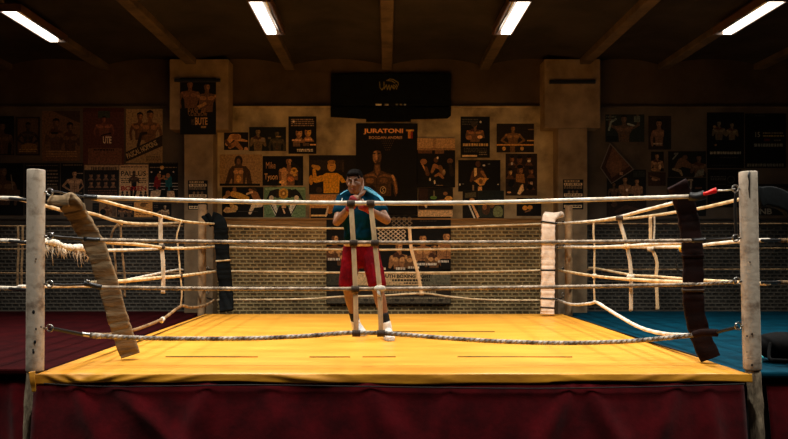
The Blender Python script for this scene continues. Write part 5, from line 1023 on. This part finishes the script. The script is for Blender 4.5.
# shorts
so_ = MB()
taper(so_, [P(360.5, 243.5, 7.46), P(360.5, 248, 7.46), P(360.5, 256, 7.46), P(360.5, 262, 7.46)], [(.148, .115), (.158, .124), (.170, .130), (.160, .125)], 20)
for H0, K0, xs in ((hL, kL, -1), (hR, kR, 1)):
    d = K0 - H0
    taper(so_, [H0 + Vector((0, 0, .02)), H0 + d * .35, H0 + d * .7 + Vector((xs * .006, 0, 0)), K0 + Vector((xs * .004, 0, .012))], [(.092, .102), (.094, .104), (.090, .100), (.090, .100)], 18)
    for k in range(5):
        a = rh.uniform(-1.2, 1.2); r_ = .098; q = H0 + d * rh.uniform(.3, .7)
        taper(so_, [q + Vector((math.sin(a) * r_, -math.cos(a) * r_, .05)), q + d * .3 + Vector((math.sin(a) * r_ * .98, -math.cos(a) * r_ * .98, 0))], [.010, .012], 8)
remesh(so_, 'shorts', M['shorts'], man_, O, .009, 5, .5)
MB().tube([P(360.5, 243.8, 7.46) + Vector((.160 * math.cos(2 * math.pi * k / 32), .126 * math.sin(2 * math.pi * k / 32), 0)) for k in range(32)], [(.026, .006)] * 32, 8, closed=True, side=(0, 0, 1)).build('waistband', M['waistband'], man_, O)
# wraps, socks, shoes
for W0, E0, d in ((wrL, elL, dL), (wrR, elR, dR)):
    wb = MB(); back = (E0 - W0).normalized()
    taper(wb, [W0 + back * .055, W0, W0 + d * .035, W0 + d * .074], [.037, .036, (.046, .044), (.050, .046)], 16)
    for k in range(7):
        c = W0 + d * (-.04 + .017 * k); wb.tube([c + Vector((.003 * k, 0, 0)) + (Matrix.Rotation(2 * math.pi * j / 16, 3, d) @ (d.orthogonal().normalized() * (.036 + .0016 * k))) for j in range(16)], .004, 6, closed=True, side=d)
    remesh(wb, 'hand_wrap', M['wrap'], man_, O, .006, 2, .4)
for K0, A0, a, b in ((kL, aL, fL0, fL1), (kR, aR, fR0, fR1)):
    d = K0 - A0
    taper(MB(), [A0 - d * .02, A0 + d * .12, A0 + d * .30, A0 + d * .36], [.044, .044, .048, .05], 16).build('sock', M['sock'], man_, O)
    s_ = MB(); f = (b - a).normalized(); up = Vector((0, 0, 1))
    taper(s_, [A0 + d * .16, A0 + d * .06, A0 * .6 + a * .4 + f * .01, a + f * .02 + up * .01], [.050, .049, .05, .046], 16)
    taper(s_, [a + up * .012, a + f * .09 + up * .022, a + f * .17 + up * .008, a + f * .235, a + f * .265 - up * .002], [(.042, .042), (.044, .052), (.048, .04), (.046, .032), (.034, .024)], 16)
    shoe = remesh(s_, 'shoe', M['shoe'], man_, O, .006, 4, .5)
    so2 = MB(); side_ = f.cross(up).normalized(); out = []
    for k in range(28):
        t = 2 * math.pi * k / 28; u, v = math.cos(t), math.sin(t)
        wd = .046 + .008 * u if u > -.2 else .044
        out.append(a + f * (.118 + .165 * (abs(u) ** .8) * (1 if u > 0 else -1)) + side_ * wd * (abs(v) ** .75) * (1 if v > 0 else -1))
    lo = [Vector((p.x, p.y, 1.001)) for p in out]; hi = [Vector((p.x, p.y, 1.024)) for p in out]; n = 28
    so2.add(lo + hi, [list(range(n))[::-1], list(range(n, 2 * n))] + [(i, (i + 1) % n, n + (i + 1) % n, n + i) for i in range(n)]).build('sole', M['sole'], shoe, O, bevel=.005)
    for k in range(4):
        c = a + f * (.085 + .024 * k) + up * (.072 - .010 * k)
        taper(MB(), [c - side_ * .022, c + up * .004, c + side_ * .022], [.0035, .004, .0035], 6, .01).build('lace', M['piping'], shoe, O)
